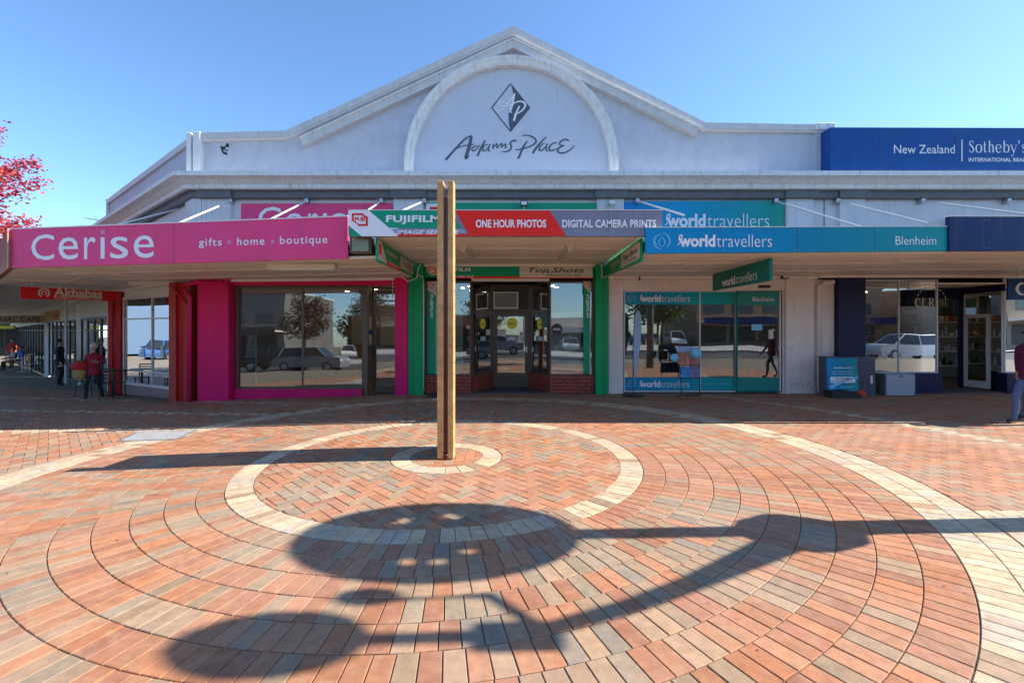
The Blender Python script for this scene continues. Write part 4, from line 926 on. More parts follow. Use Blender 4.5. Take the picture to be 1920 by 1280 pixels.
# ---- photo shop (green)
gs = thing('photo_shopfront', 'green framed photo shopfront with brick plinth and recessed brown door', 'shopfront', (S(958), YW, 0))
for a, c, dy in ((768, 780, .16), (780.6, 797, .24)): bx('pier', M['green'], gs, S(a), S(c), YW-dy, YW+.3, -.03, 3.28)
bx('pier', M['green'], gs, S(1114), S(1126), YW-.24, YW+.3, -.03, 3.28); bx('pier', M['green'], gs, S(1126.6), S(1139), YW-.16, YW+.3, -.03, 3.28)
bx('header', M['green'], gs, S(797.5), S(1113.5), YW-.10, YW+.1, T(521), 3.28)
frH = Frame((0, YW-.104, 0), (1, 0, 0))
b = MB(); frH.ppoly(b, [(799, 522), (830, 522), (830, 518.2), (1112, 518.2), (1112, 522)], .001); b.build('stripe', M['fred'], gs)
t = sign('shop_sign', 'green header sign over the photo shop window with white lettering', 'sign', Frame((0, YW-.12, 0), (1, 0, 0)), [(800, 516), (972, 516), (972, 498), (800, 498)], M['fgreen'], .02)
f_ = Frame((0, YW-.12, 0), (1, 0, 0)); b = MB(); f_.ppoly(b, [(800, 498), (823, 498), (823, 516), (808, 516), (800, 508)], .003); b.build('panel', M['cream'], t); fuji(f_, t, 803, 500, 15, 13)
b = MB(); f_.ptext(b, 'FUJIFILM', 828, 882, 502, 511, bold=.035, spacing=1.05, n=.006); f_.ptext(b, 'IMAGE SERVICE', 832, 889, 516, 520.5, bold=.02, shear=.3, n=.006); b.build('lettering', M['white'], t)
t = sign('shop_sign', 'cream header sign with dark italic lettering over the photo shop door', 'sign', Frame((0, YW-.14, 0), (1, 0, 0)), [(974, 520), (1111, 520), (1111, 500), (974, 500)], M['cream'], .03)
f_ = Frame((0, YW-.14, 0), (1, 0, 0)); b = MB(); f_.ptext(b, 'Top', 991, 1030, 502, 513, bold=.01, shear=.3); f_.ptext(b, 'Shots', 1034, 1096, 502, 511, bold=.01, shear=.3); b.build('lettering', M['black'], t); b = MB(); f_.ppoly(b, [(1024, 510), (1040, 510), (1040, 511.3), (1024, 511.3)]); b.build('underline', M['black'], t)
b = MB(); f_.ptext(b, 'PHOTOLAB', 1025, 1089, 513.6, 518, bold=-.005, shear=.25, spacing=1.1); b.build('lettering', M['burgundy'], t)
# plinth of real bricks
zs = T(704); BLK = []
def brick_wall(par, a, c, z0, z1, m_, first=False):
    a = Vector(a); c = Vector(c); d = c-a; L_ = d.length; d.normalize(); nn = Vector((d.y, -d.x))
    Mx = Matrix.Translation((a.x, a.y, 0)) @ Matrix(((d.x, nn.x, 0, 0), (d.y, nn.y, 0, 0), (0, 0, 1, 0), (0, 0, 0, 1)))
    b = MB(); b.M = Mx; b.box(0, L_, -.10, -.008, z0, z1); b.build('mortar_bed', M['mortar'], par)
    nc = 5; h = (z1-z0)/nc
    r = par
    off = ORG[par]
    for j in range(nc):
        u = -.12 if j % 2 else 0
        while u < L_-.02:
            u0 = max(0, u)+.005; u1 = min(L_, u+.235)-.005; u += .235
            if u1-u0 < .03: continue
            key = round(u1-u0, 3)
            if key not in BM_:
                q = MB(); q.cbox(0, key, -.05, 0, 0, h-.010, .003); o = q.build('brick', m_, None); BM_[key] = o.data; bpy.data.objects.remove(o)
            o = bpy.data.objects.new('brick', BM_[key]); C.objects.link(o); o.parent = par
            p = a+d*u0+nn*random.uniform(-.001, .002); o.location = Vector((p.x, p.y, z0+j*h+.005))-off; o.rotation_euler = (0, 0, math.atan2(d.y, d.x))
BM_ = {}
RX = .95                                        # depth of the door recess
wl, wr, dl, dr = S(884), S(1030), -.515, .475
brick_wall(gs, (S(798), YW-.02), (wl, YW-.02), 0.005, zs, M['brickred'])
brick_wall(gs, (wl+.01, YW), (dl-.03, YW+RX), 0.03, zs, M['brickred'])
brick_wall(gs, (dr+.03, YW+RX), (wr-.01, YW), 0.03, zs, M['brickred'])
brick_wall(gs, (wr, YW-.02), (S(1113), YW-.02), 0.005, zs, M['brickred'])
tz = T(527)
pane(gs, (S(798), YW+.03), (wl, YW+.03), zs, tz, fm=M['brown'], fw=.045, tilt_=.008)
pane(gs, (wl, YW+.03), (dl-.03, YW+RX), zs, tz, fm=M['brown'], fw=.045, tilt_=.008)
pane(gs, (dr+.03, YW+RX), (wr, YW+.03), zs, tz, fm=M['brown'], fw=.045, tilt_=.008)
pane(gs, (wr, YW+.03), (S(1113), YW+.03), zs, tz, fm=M['brown'], fw=.045, tilt_=.008)
b = MB(); b.prism([(wl, YW-.0), (wr, YW-.0), (dr+.05, YW+RX+.1), (dl-.05, YW+RX+.1)], tz, tz+.1, 'z'); b.build('recess_ceiling', M['soffit'], gs)
b = MB(); b.prism([(wl, YW-.05), (wr, YW-.05), (dr+.05, YW+RX), (dl-.05, YW+RX)], -.02, .03, 'z'); b.build('doorstep', mat('dark step', (.06, .06, .07)), gs)
yd = YW+RX
b = MB(); zt2 = 2.12
for x in (dl-.04, dr-.02): b.box(x, x+.06, yd-.04, yd+.06, .03, tz)
b.box(dl, dr, yd-.03, yd+.05, zt2, zt2+.07); b.box(dl, dr, yd-.03, yd+.05, tz-.05, tz); b.build('door_frame', M['brown'], gs)
bx('transom_panel', M['roomdark'], gs, dl+.02, dr-.02, yd+.02, yd+.04, zt2+.07, tz-.05, 0)
dd = MB(); dx0, dx1 = dl+.025, dr-.025
dd.box(dx0, dx0+.09, yd, yd+.04, .05, zt2-.01); dd.box(dx1-.09, dx1, yd, yd+.04, .05, zt2-.01); dd.box(dx0+.09, dx1-.09, yd, yd+.04, zt2-.12, zt2-.01); dd.box(dx0+.09, dx1-.09, yd, yd+.04, .05, .40)
dd = dd.build('door', M['brown'], gs)
b = MB(); b.box(dx0+.091, dx1-.091, yd+.016, yd+.024, .401, zt2-.121); b.build('pane', M['glass'], dd)
b = MB(); b.box(dx1-.07, dx1-.03, yd-.03, yd-.005, 1.0, 1.16); b.build('handle', M['steel'], dd)
frD = Frame((0, yd+.006, 0), (1, 0, 0))
def disc(fr, px, py, rp, m_, par, name='sticker', n=.004, k=18):
    b = MB(); fr.ppoly(b, [(px+rp*math.cos(2*math.pi*i/k), py-rp*math.sin(2*math.pi*i/k)) for i in range(k)], n); return b.build(name, m_, par)
disc(frD, 960, 606, 10.5, M['yellow'], dd)
b = MB(); frD.ptext(b, 'KODAK', 953, 966, 604.5, 608, bold=.03, n=.007); b.build('lettering', M['black'], dd)
b = MB(); frD.ppoly(b, [(933, 617), (948, 617), (948, 628), (933, 628)], .004); b.build('notice', M['cream'], dd)
b = MB(); frD.ptext(b, 'OPEN', 949, 968, 631, 639, bold=.03, n=.008); b.build('open_sign', M['white'], dd)
b = MB(); frD.ppoly(b, [(947, 629.5), (970, 629.5), (970, 640.5), (947, 640.5)], .004); b.build('open_sign', M['black'], dd)
disc(frD, 978, 625, 3.6, mat('pink sticker', (.6, .3, .4)), dd)
ac = thing('air_conditioner', 'cream window air conditioner above the photo shop door', 'air conditioner', (-.1, yd, zt2))
ax0, ax1, az0, az1 = X_(925, yd-.1), X_(972, yd-.1), Z_(579, yd-.1), Z_(547, yd-.1)
b = MB(); b.box(ax0, ax1, yd-.12, yd+.1, az0, az0+.05); b.box(ax0, ax1, yd-.12, yd+.1, az1-.04, az1); b.box(ax0, ax0+.05, yd-.12, yd+.1, az0+.05, az1-.04); b.box(ax1-.05, ax1, yd-.12, yd+.1, az0+.05, az1-.04); b.box(ax0+.05, ax1-.05, yd-.02, yd+.1, az0+.05, az1-.04); b.build('casing', M['cream'], ac)
for i in range(11):
    x = ax0+.07+i*(ax1-ax0-.14)/10; b = MB(); b.box(x-.006, x+.006, yd-.10, yd-.025, az0+.052, az1-.042); b.build('fin', M['bronze'], ac)
# window bands
f_ = Frame((0, YW+.0, 0), (1, 0, 0))
for x0, x1, sgn in ((800.5, 821, 1), (1093, 1109, -1)):
    y0, y1 = 527, 703
    b = MB(); f_.ppoly(b, [(x0+1, 527.5), (x1-2, 527.5), (x1-2, 702), (x0+1, 702)], .000); b.build('window_band', M['fgreen'], gs)
    b = MB(); f_.ppoly(b, [(x0+1, 527.5), (x1-2, 527.5), (x1-2, 556), (x0+1, 543)] if sgn > 0 else [(x0+1, 527.5), (x1-2, 527.5), (x1-2, 551), (x0+1, 536)], .003); b.build('window_band', M['cream'], gs); fuji(f_, gs, x0+3, 530, 10, 9, n=.005)
    b = MB(); f_.ppoly(b, [(x1-3.2, 556), (x1-2.2, 556), (x1-2.2, 702), (x1-3.2, 702)], .004); b.build('window_band', M['white'], gs)
    # lettering turned to read downwards
    fv = Frame((0, YW-.001, 0), (0, 0, -1), (1, 0, 0)); b = MB(); vs, fs = glyphs('FUJIFILM', .035, 1.05)
    X0, X1, Z0, Z1 = S(x0+5), S(x0+11.5), T(552), T(595)
    b.add([(X0+y*(X1-X0), YW-.006, Z0+x*(Z1-Z0)) for x, y in vs], fs); b.build('lettering', M['white'], gs)
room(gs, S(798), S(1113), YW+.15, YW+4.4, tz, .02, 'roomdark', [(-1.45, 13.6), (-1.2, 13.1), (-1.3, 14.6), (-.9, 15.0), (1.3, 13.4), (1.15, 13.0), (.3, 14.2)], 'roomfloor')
bx('display_panel', M['pwhite'], gs, S(1032), S(1092), YW+.22, YW+.26, zs, T(585))
bx('display_panel', M['cream'], gs, S(838), S(866), YW+.25, YW+.29, .1, T(588))
bx('display_cabinet', M['pwhite'], gs, S(1000), S(1031), YW+1.05, YW+1.5, .1, 1.15); bx('display_cabinet', M['roomdark'], gs, S(863), S(880), YW+1.3, YW+1.8, .1, 1.3)
for i in range(5):
    x = S(865)+i*.13; bx('stock_box', random.choice([M['royal'], M['cream'], M['pink_sign'], M['steel']]), gs, x, x+.1, YW+1.35, YW+1.5, 1.305, 1.305+random.uniform(.12, .3))
fw_ = Frame((0, YW+.05-.04, 0), (1, 0, 0))
disc(fw_, 1044, 617, 10.5, M['black'], gs, n=.01); b = MB(); fw_.ptext(b, 'KODAK', 1037, 1051, 615.5, 619, bold=.02, n=.014); b.build('lettering', M['white'], gs)
disc(fw_, 878, 613, 3.6, mat('pink sticker', (.6, .3, .4)), gs, n=.01)
b = MB(); fw_.ppoly(b, [(1015, 587), (1027, 587), (1027, 614), (1015, 614)], .01); b.build('poster', mat('dark green poster', (.03, .10, .08)), gs)
# hanging return signs of the raised canopy
for X, lab, sd_ in ((-2.46, 'slanting green side sign at the left end of the raised canopy', 1), (2.36, 'slanting green side sign at the right end of the raised canopy', -1)):
    fq = Frame((X, 8.35 if sd_ > 0 else 11.4, 0), (0, sd_, 0)); ya, yb_ = 8.35, 11.4
    t = thing('side_sign', lab, 'sign', (X, 9.8, 2.9)); L_ = yb_-ya
    b = MB(); b.prism([(ya, 2.86), (yb_, 2.96), (yb_, 3.26), (ya, 3.28)], X-.02, X+.02, 'x'); b.build('board', M['green'], t)
    def q4(u0, u1, v0, v1, m_, n=.024, name='panel'):
        b = MB(); fq.poly(b, [(u0, v0), (u1, v0), (u1, v1), (u0, v1)], n); b.build(name, m_, t)
    if sd_ > 0:
        b = MB(); fq.poly(b, [(0, 2.9), (0, 3.27), (.25, 3.27), (.62, 2.90)], .024); b.build('panel', M['cream'], t)
        o_ = MB(); fq.poly(o_, [(.05, 3.0), (.22, 3.0), (.22, 3.2), (.05, 3.2)], .028); o_.build('emblem', M['fred'], t)
        b = MB(); fq.text(b, 'FUJIFILM', .62, 1.40, 3.08, 3.19, bold=.03, n=.026); fq.text(b, 'IMAGE SERVICE', .75, 1.5, 2.92, 2.97, bold=.01, n=.03); b.build('lettering', M['cream'], t)
        q4(.62, 1.65, 2.885, 2.98, M['fred'], .0245)
        q4(1.68, 3.0, 2.97, 3.235, M['cream'], .026); b = MB(); fq.text(b, 'Top Shots', 1.85, 2.85, 3.05, 3.18, bold=.01, shear=.3, n=.029); fq.text(b, 'PHOTOLAB', 2.3, 2.8, 3.0, 3.03, n=.029); b.build('lettering', M['black'], t)
    else:
        q4(1.55, 3.0, 2.93, 3.24, M['cream'], .024); b = MB(); fq.text(b, 'Top Shots', 1.7, 2.85, 3.03, 3.18, bold=.01, shear=.3, n=.028); fq.text(b, 'PHOTOLAB', 2.2, 2.75, 2.97, 3.01, n=.028); b.build('lettering', M['black'], t)
        b = MB(); fq.text(b, 'FUJIFILM', .55, 1.35, 3.05, 3.17, bold=.03, n=.026); b.build('lettering', M['cream'], t)
lb = thing('light_box', 'small green tinted glass light box below the left end of the photo shop fascia', 'light box', (X_(675, 8.45), 8.5, 3.0))
bx('casing', M['brown'], lb, X_(655, 8.4), X_(696, 8.4), 8.42, 8.6, Z_(474, 8.4), Z_(444, 8.4)); bx('lens', mat('old glass', (.22, .26, .16), .2), lb, X_(660, 8.4), X_(691, 8.4), 8.40, 8.42, Z_(471, 8.4), Z_(447, 8.4), .004)

# ---- travel shop
ts = thing('travel_shopfront', 'off white travel shopfront with wide glazing banded in blue and teal print', 'shopfront', (S(1316), YW, 0))
bx('pier', M['pinkwhite'], ts, S(1140), S(1152), YW-.06, YW+.2, -.03, zw-.07); bx('pier', M['pinkwhite'], ts, S(1152), S(1168), YW-.02, YW+.2, -.03, zw-.07)
bx('header', M['pinkwhite'], ts, S(1168), S(1471), YW-.02, YW+.2, T(545), zw-.07)
bx('pier', M['pinkwhite'], ts, S(1471), S(1524), YW-.06, YW+.2, -.03, zw-.07)
bx('wall_return', M['pinkwhite'], ts, S(1524)+.003, S(1565), YW+.02, YW+.2, -.03, zw-.07, 0)
bx('jamb', M['pinkwhite'], ts, S(1463), S(1471), YW+.03, YW+.2, -.03, T(545), 0)
y_ = YW+.12
b1, b2_ = Z_(734, y_), Z_(545, y_)
o = pane(ts, (X_(1169, y_), y_), (X_(1380, y_), y_), .02, b2_, fm=M['alu'], fw=.035, mull=(X_(1312, y_)-X_(1169, y_), ))
sd2 = pane(ts, (X_(1378, y_), y_-.06), (X_(1463, y_), y_-.06), .02, b2_, fm=M['teal'], fw=.03, name='sliding_door')
fT = Frame((0, y_-.02, 0), (1, 0, 0)); fT2 = Frame((0, y_-.085, 0), (1, 0, 0))
for y0, y1 in ((547, 571), (707, 731)):
    b = MB(); fT.ppoly(b, [(1171, y1), (1381, y1), (1381, y0), (1171, y0)], 0); b.build('window_band', M['wt3'], ts)
    b = MB(); fT2.ppoly(b, [(1380, y1+1), (1462, y1+1), (1462, y0), (1380, y0)], 0); b.build('window_band', mat('teal band', (.008, .24, .22), .35, .05), sd2)
worldt(fT, ts, 1201, 1239, 1294, 553, 566, n=.006); worldt(fT, ts, 1200, 1238, 1292, 713, 726, n=.006)
b = MB(); wt_emblem(fT, b, 1185, 559, 7.5, 1.2); wt_emblem(fT, b, 1184, 719, 7.5, 1.2); b.build('emblem', pbl, ts)
b = MB(); fT2.ptext(b, 'Blenheim', 1411, 1451, 556.5, 565, bold=-.005, n=.006); b.build('lettering', M['white'], sd2)
b = MB(); fT.ptext(b, 'discover the world with us', 1313, 1372, 717, 721, bold=-.01, n=.006); b.build('lettering', pbl, ts)
room(ts, S(1140), S(1530), y_+.12, YW+4.4, 2.75, .0, 'room', [(4.2, 13.5), (5.6, 14.2)])
bx('desk', M['pwhite'], ts, 3.0, 3.75, 12.9, 13.5, .72, .78); bx('desk_leg', M['pwhite'], ts, 3.6, 3.68, 12.95, 13.4, 0, .72); bx('desk', M['roomdark'], ts, 5.0, 6.2, 14.4, 15.0, 0, 1.05)
b = MB(); fT2.ppoly(b, [(1409, 619), (1429, 619), (1429, 608), (1409, 608)], .003); b.build('sticker', pbl, sd2)
b = MB(); fT2.ppoly(b, [(1441, 635), (1450, 635), (1450, 618), (1441, 618)], .003); b.build('sticker', M['cream'], sd2)
bx('door_sensor', M['black'], ts, S(1421), S(1443), YW-.05, YW-.02, T(540), T(535)); bx('keypad', M['pwhite'], ts, S(1482), S(1488), YW-.09, YW-.06, T(658), T(650))
b = MB(); 
random.seed(5)
for i in range(26):
    x = S(random.uniform(1474, 1520)); z = T(random.uniform(708, 728)); r_ = random.uniform(.008, .03)
    b.add([(x+r_*math.cos(a)*random.uniform(.5, 1.2), YW-.0625, z+r_*math.sin(a)*random.uniform(.5, 1.3)) for a in [i_*1.047 for i_ in range(6)]], [tuple(range(6))])
tag(b.build('flaking_paint', M['concrete'], ts), kind='stuff')
downpipe('off white downpipe between the travel shop pier and the navy pier', [(S(1558), YW-.1, 2.84), (S(1540), YW-.1, 2.82), (S(1531), YW-.1, 2.74), (S(1531), YW-.1, 0.03)], M['pinkwhite'], .055)
# hanging sign, perpendicular to the shopfront
fHs = Frame((4.80, 11.0, 0), (0, -1, 0)); uvs = [(0, Z_(544.5, 10.95)), (2.42, Z_(526, 8.57)), (2.42, Z_(484, 8.57)), (0, Z_(514, 10.95))]
t = thing('hanging_sign', 'dark teal hanging sign set at right angles to the travel shop', 'sign', (4.8, 9.8, 2.55))
b = MB(); b.prism([(11.0-u, v) for u, v in uvs], 4.80, 4.86, 'x'); b.build('board', M['teal'], t)
b = MB(); fHs.text(b, 'world', .50, 1.12, 2.60, 2.79, bold=.035, n=.005); fHs.text(b, 'travellers', 1.16, 2.0, 2.605, 2.80, bold=-.01, n=.005); b.build('lettering', M['white'], t)
for y in (9.0, 10.5): b = MB(); b.tube([(4.83, y, 2.85), (4.83, y, 2.985)], .008); b.build('hanger', M['steel'], t)
# small fittings
def flood(label, x, y, z, m1=M['black']):
    t = thing('floodlight', label, 'floodlight', (x, y, z)); b = MB(); b.cbox(x-.09, x+.09, y-.07, y+.05, z, z+.13, .015); b.build('housing', m1, t)
    b = MB(); b.cbox(x-.07, x+.07, y-.08, y-.072, z+.02, z+.11, .003); b.build('lens', M['pwhite'], t); b = MB(); b.tube([(x, y, z), (x, y+.02, z-.07)], .015); b.build('bracket', M['steel'], t)
flood('small black floodlight on the wall left of the grey fascia lettering', S(982), YW-.2, T(391)); flood('small floodlight on the pilaster above the grey fascia lettering', S(1143), YW-.25, T(390), M['steel'])
flood('small security light under the canopy right of the teal hanging sign', S(1464), YW-.15, T(524))
hk = thing('wall_hook', 'dark curved bracket on the wall top left of the travel shop', 'bracket', (S(1190), YW-.1, T(520)))
b = MB(); b.tube([(S(1170), YW-.08, T(517)), (S(1195), YW-.1, T(514)), (S(1197), YW-.12, T(518)), (S(1196), YW-.14, T(527))], [.015, .015, .03, .02]); b.build('arm', M['black'], hk, True); b = MB(); b.lathe([(.03, 0), (.03, .05)], (S(1178), YW-.08, T(519)), 8); b.build('lamp_base', M['cream'], hk)
for lab, pts in (('thin cream conduit looping across the left green pier', [(S(742), YW-.3, T(560)), (S(742), YW-.3, T(517)), (S(757), YW-.3, T(521)), (S(770), YW-.3, T(530)), (S(786), YW-.3, T(524)), (S(789), YW-.3, T(505)), (S(796), YW-.3, T(493))]),
                 ('thin white conduit running down beside the left photo shop window', [(S(785), YW-.27, T(517)), (S(796), YW-.27, T(521)), (S(798), YW-.27, T(535)), (S(798), YW-.27, .12)]),
                 ('thin cream conduit over the right green pier', [(S(1113), YW-.27, T(495)), (S(1124), YW-.27, T(500)), (S(1125), YW-.27, T(524)), (S(1140), YW-.2, T(517)), (S(1170), YW-.1, T(517))])):
    t = thing('conduit', lab, 'conduit', pts[-1]); b = MB(); b.tube(pts, .013, 6); b.build('pipe', M['pinkwhite'], t, True); b = MB(); b.ball(pts[1], .022); b.build('joint', M['pinkwhite'], t)

# ---- navy shop
ns = thing('navy_shopfront', 'navy painted gift shopfront with a recessed entry and white open door', 'shopfront', (S(1750), YW, 0))
bx('pier', M['navy'], ns, S(1566), S(1617), YW-.12, YW+.2, -.03, 2.95); bx('header', M['navy'], ns, S(1618), S(1766), YW-.04, YW+.12, T(524), 2.95)
bx('sill', M['navy'], ns, S(1608), S(1765), YW-.04, YW+.2, -.03, T(699))
pane(ns, (S(1618), YW+.06), (S(1761), YW+.06), T(699), T(524), fm=M['alu'], fw=.03, mull=(S(1688)-S(1618),))
# recess: back frame at YW+1.0, angled right window
ya = YW+1.15
xA, xB, xC, xD = S(1761), X_(1800, ya), X_(1842, ya), S(1884)
bx('frame_post', M['navy'], ns, xB, xB+.1, ya, ya+.08, .02, 2.75); bx('header', M['navy'], ns, xA, xB, ya, ya+.08, 2.52, 2.8)
pane(ns, (xA, ya+.02), (xB, ya+.02), 2.02, 2.52, fm=M['navy'], fw=.03)
pane(ns, (xB+.1, ya), (xC+.25, ya-.28), 2.03, 2.60, fm=M['alu'], fw=.03)
pane(ns, (xC+.1, ya-.1), (xD+.02, YW+.06), T(699), 2.66, fm=M['alu'], fw=.03)
b = MB(); b.prism([(xC+.05, ya), (xD+.02, YW), (xD+.1, YW+.1), (xC+.2, ya+.1)], -.02, T(699), 'z'); b.build('sill', M['navy'], ns)
b = MB(); b.prism([(xA, YW+.05), (17, YW+.05), (17, ya+.1), (xA, ya+.1)], 2.80, 2.84, 'z'); b.build('recess_ceiling', M['soffit'], ns)
b = MB(); b.prism([(xB, ya-.05), (xD, YW-.02), (xD, YW+.08), (xB, ya+.05)], 2.62, 2.80, 'z'); b.build('header', M['navy'], ns)
bx('sill', M['navy'], ns, S(1885), 17, YW-.04, YW+.2, -.03, T(699)); bx('header', M['navy'], ns, S(1885), 17, YW-.04, YW+.12, T(517), 2.95)
pane(ns, (S(1886), YW+.06), (17, YW+.06), T(699), T(517), fm=M['alu'], fw=.03, mull=(1.6, 3.0))
b = MB(); b.prism([(xA, YW-.02), (xD, YW-.02), (xC, ya+.1), (xA, ya+.1)], -.02, .02, 'z'); b.build('doorstep', mat('dark step', (.06, .06, .07)), ns)
dr_ = thing('open_door', 'white framed glass door standing open in the navy shop entry', 'door', (xB+.1, ya, .02))
o_ = MB(); da = Vector((xB+.06, ya-.06)); db = Vector((X_(1857, YW+.45), YW+.45)); L_ = (db-da).length; dv = (db-da).normalized(); nv = Vector((dv.y, -dv.x))
o_.M = Matrix.Translation((da.x, da.y, 0)) @ Matrix(((dv.x, nv.x, 0, 0), (dv.y, nv.y, 0, 0), (0, 0, 1, 0), (0, 0, 0, 1)))
o_.box(0, .09, -.02, .02, .05, 2.05); o_.box(L_-.09, L_, -.02, .02, .05, 2.05); o_.box(.09, L_-.09, -.02, .02, 1.95, 2.05); o_.box(.09, L_-.09, -.02, .02, .05, .24); MM = o_.M.copy(); f1 = o_.build('frame', M['alu'], dr_)
b = MB(); b.M = MM; b.box(.092, L_-.092, -.004, .004, .24, 1.95); b.build('pane', M['glass_dark'], dr_)
b = MB(); b.M = MM; b.tube([(L_-.05, .02, .95), (L_-.05, .07, .97), (L_-.05, .07, 1.38), (L_-.05, .02, 1.40)], .014); b.build('handle', M['alu'], dr_)
fN2 = Frame((0, YW+.045, 0), (1, 0, 0)); fN3 = Frame((0, ya+.0, 0), (1, 0, 0))
b = MB(); u0, v0 = fN2.at(1714, 574); u1, v1 = fN2.at(1778, 559); fN2.O.y = YW+.03
fs_ = Frame((0, YW+.02, 0), (1, 0, 0)); b = MB(); u0, v0 = fs_.at(1715, 574); u1, v1 = fs_.at(1759, 559); serif(fs_, b, 'CERISE'[:4], u0, u1, v0, v1)
for i in range(9):
    a = R(20+i*17.5); fs_.stroke(b, [fs_.at(1746-math.cos(a+.0)*27+0, 563-math.sin(a)*24), fs_.at(1746-math.cos(a+.16)*27, 563-math.sin(a+.16)*24)], .02)
b.build('lettering', M['cream'], ns)
b = MB(); fs2 = Frame((0, ya-.01, 0), (1, 0, 0)); u0, v0 = fs2.at(1762, 574); u1, v1 = fs2.at(1779, 560); serif(fs2, b, 'SE', u0, u1, v0, v1); b.build('lettering', M['cream'], ns)
room(ns, S(1566), 16.9, ya+.2, YW+4.4, 2.8, .0, 'room', [(10.1, 13.6), (10.9, 14.2), (12.4, 13.9), (9.5, 14.6)])
t = thing('hanging_sign', 'dark navy hanging sign with a cream serif letter at the right edge', 'sign', (X_(1930, 10.4), 10.4, 2.5)); fz = Frame((X_(1890, 10.4), 10.4, 0), (1, .0, 0))
b = MB(); b.box(X_(1890, 10.4), X_(2090, 10.4), 10.4, 10.44, Z_(562, 10.4), Z_(522, 10.4)); b.build('board', M['navy_sign'], t)
b = MB(); u0, v0 = fz.at(1904, 552); u1, v1 = fz.at(2060, 531); serif(fz, b, 'CERISE', u0, u1, v0, v1); b.build('lettering', M['cream'], t); b = MB(); b.tube([(X_(1908, 10.42), 10.42, Z_(522, 10.4)), (X_(1908, 10.42), 10.42, 3.02)], .01); b.build('hanger', M['steel'], t)

# ---------------------------------------------------------------- the wooden post sculpture
ws = thing('post_sculpture', 'tall twin timber post with a burgundy steel blade between, standing in the small cream ring', 'sculpture', (-.84, 5.8, 0))
for x0, x1 in ((-.928, -.850), (-.797, -.724)):
    bx('timber_post', M['timber'], ws, x0, x1, 5.70, 5.86, .012, 3.46, .006)
bx('blade', M['burgundy'], ws, -.848, -.796, 5.735, 6.38, .03, 3.26, .002)
bx('foot', M['burgundy'], ws, -.849, -.795, 5.69, 5.73, .0, .07)
for z in (.35, 1.2, 2.1, 3.0):
    for x in (-.930, -.722):
        b = MB(); b.tube([(x-.004, 5.78, z), (x+.004, 5.78, z)], .014, 8); b.build('bolt', M['steel'], ws)

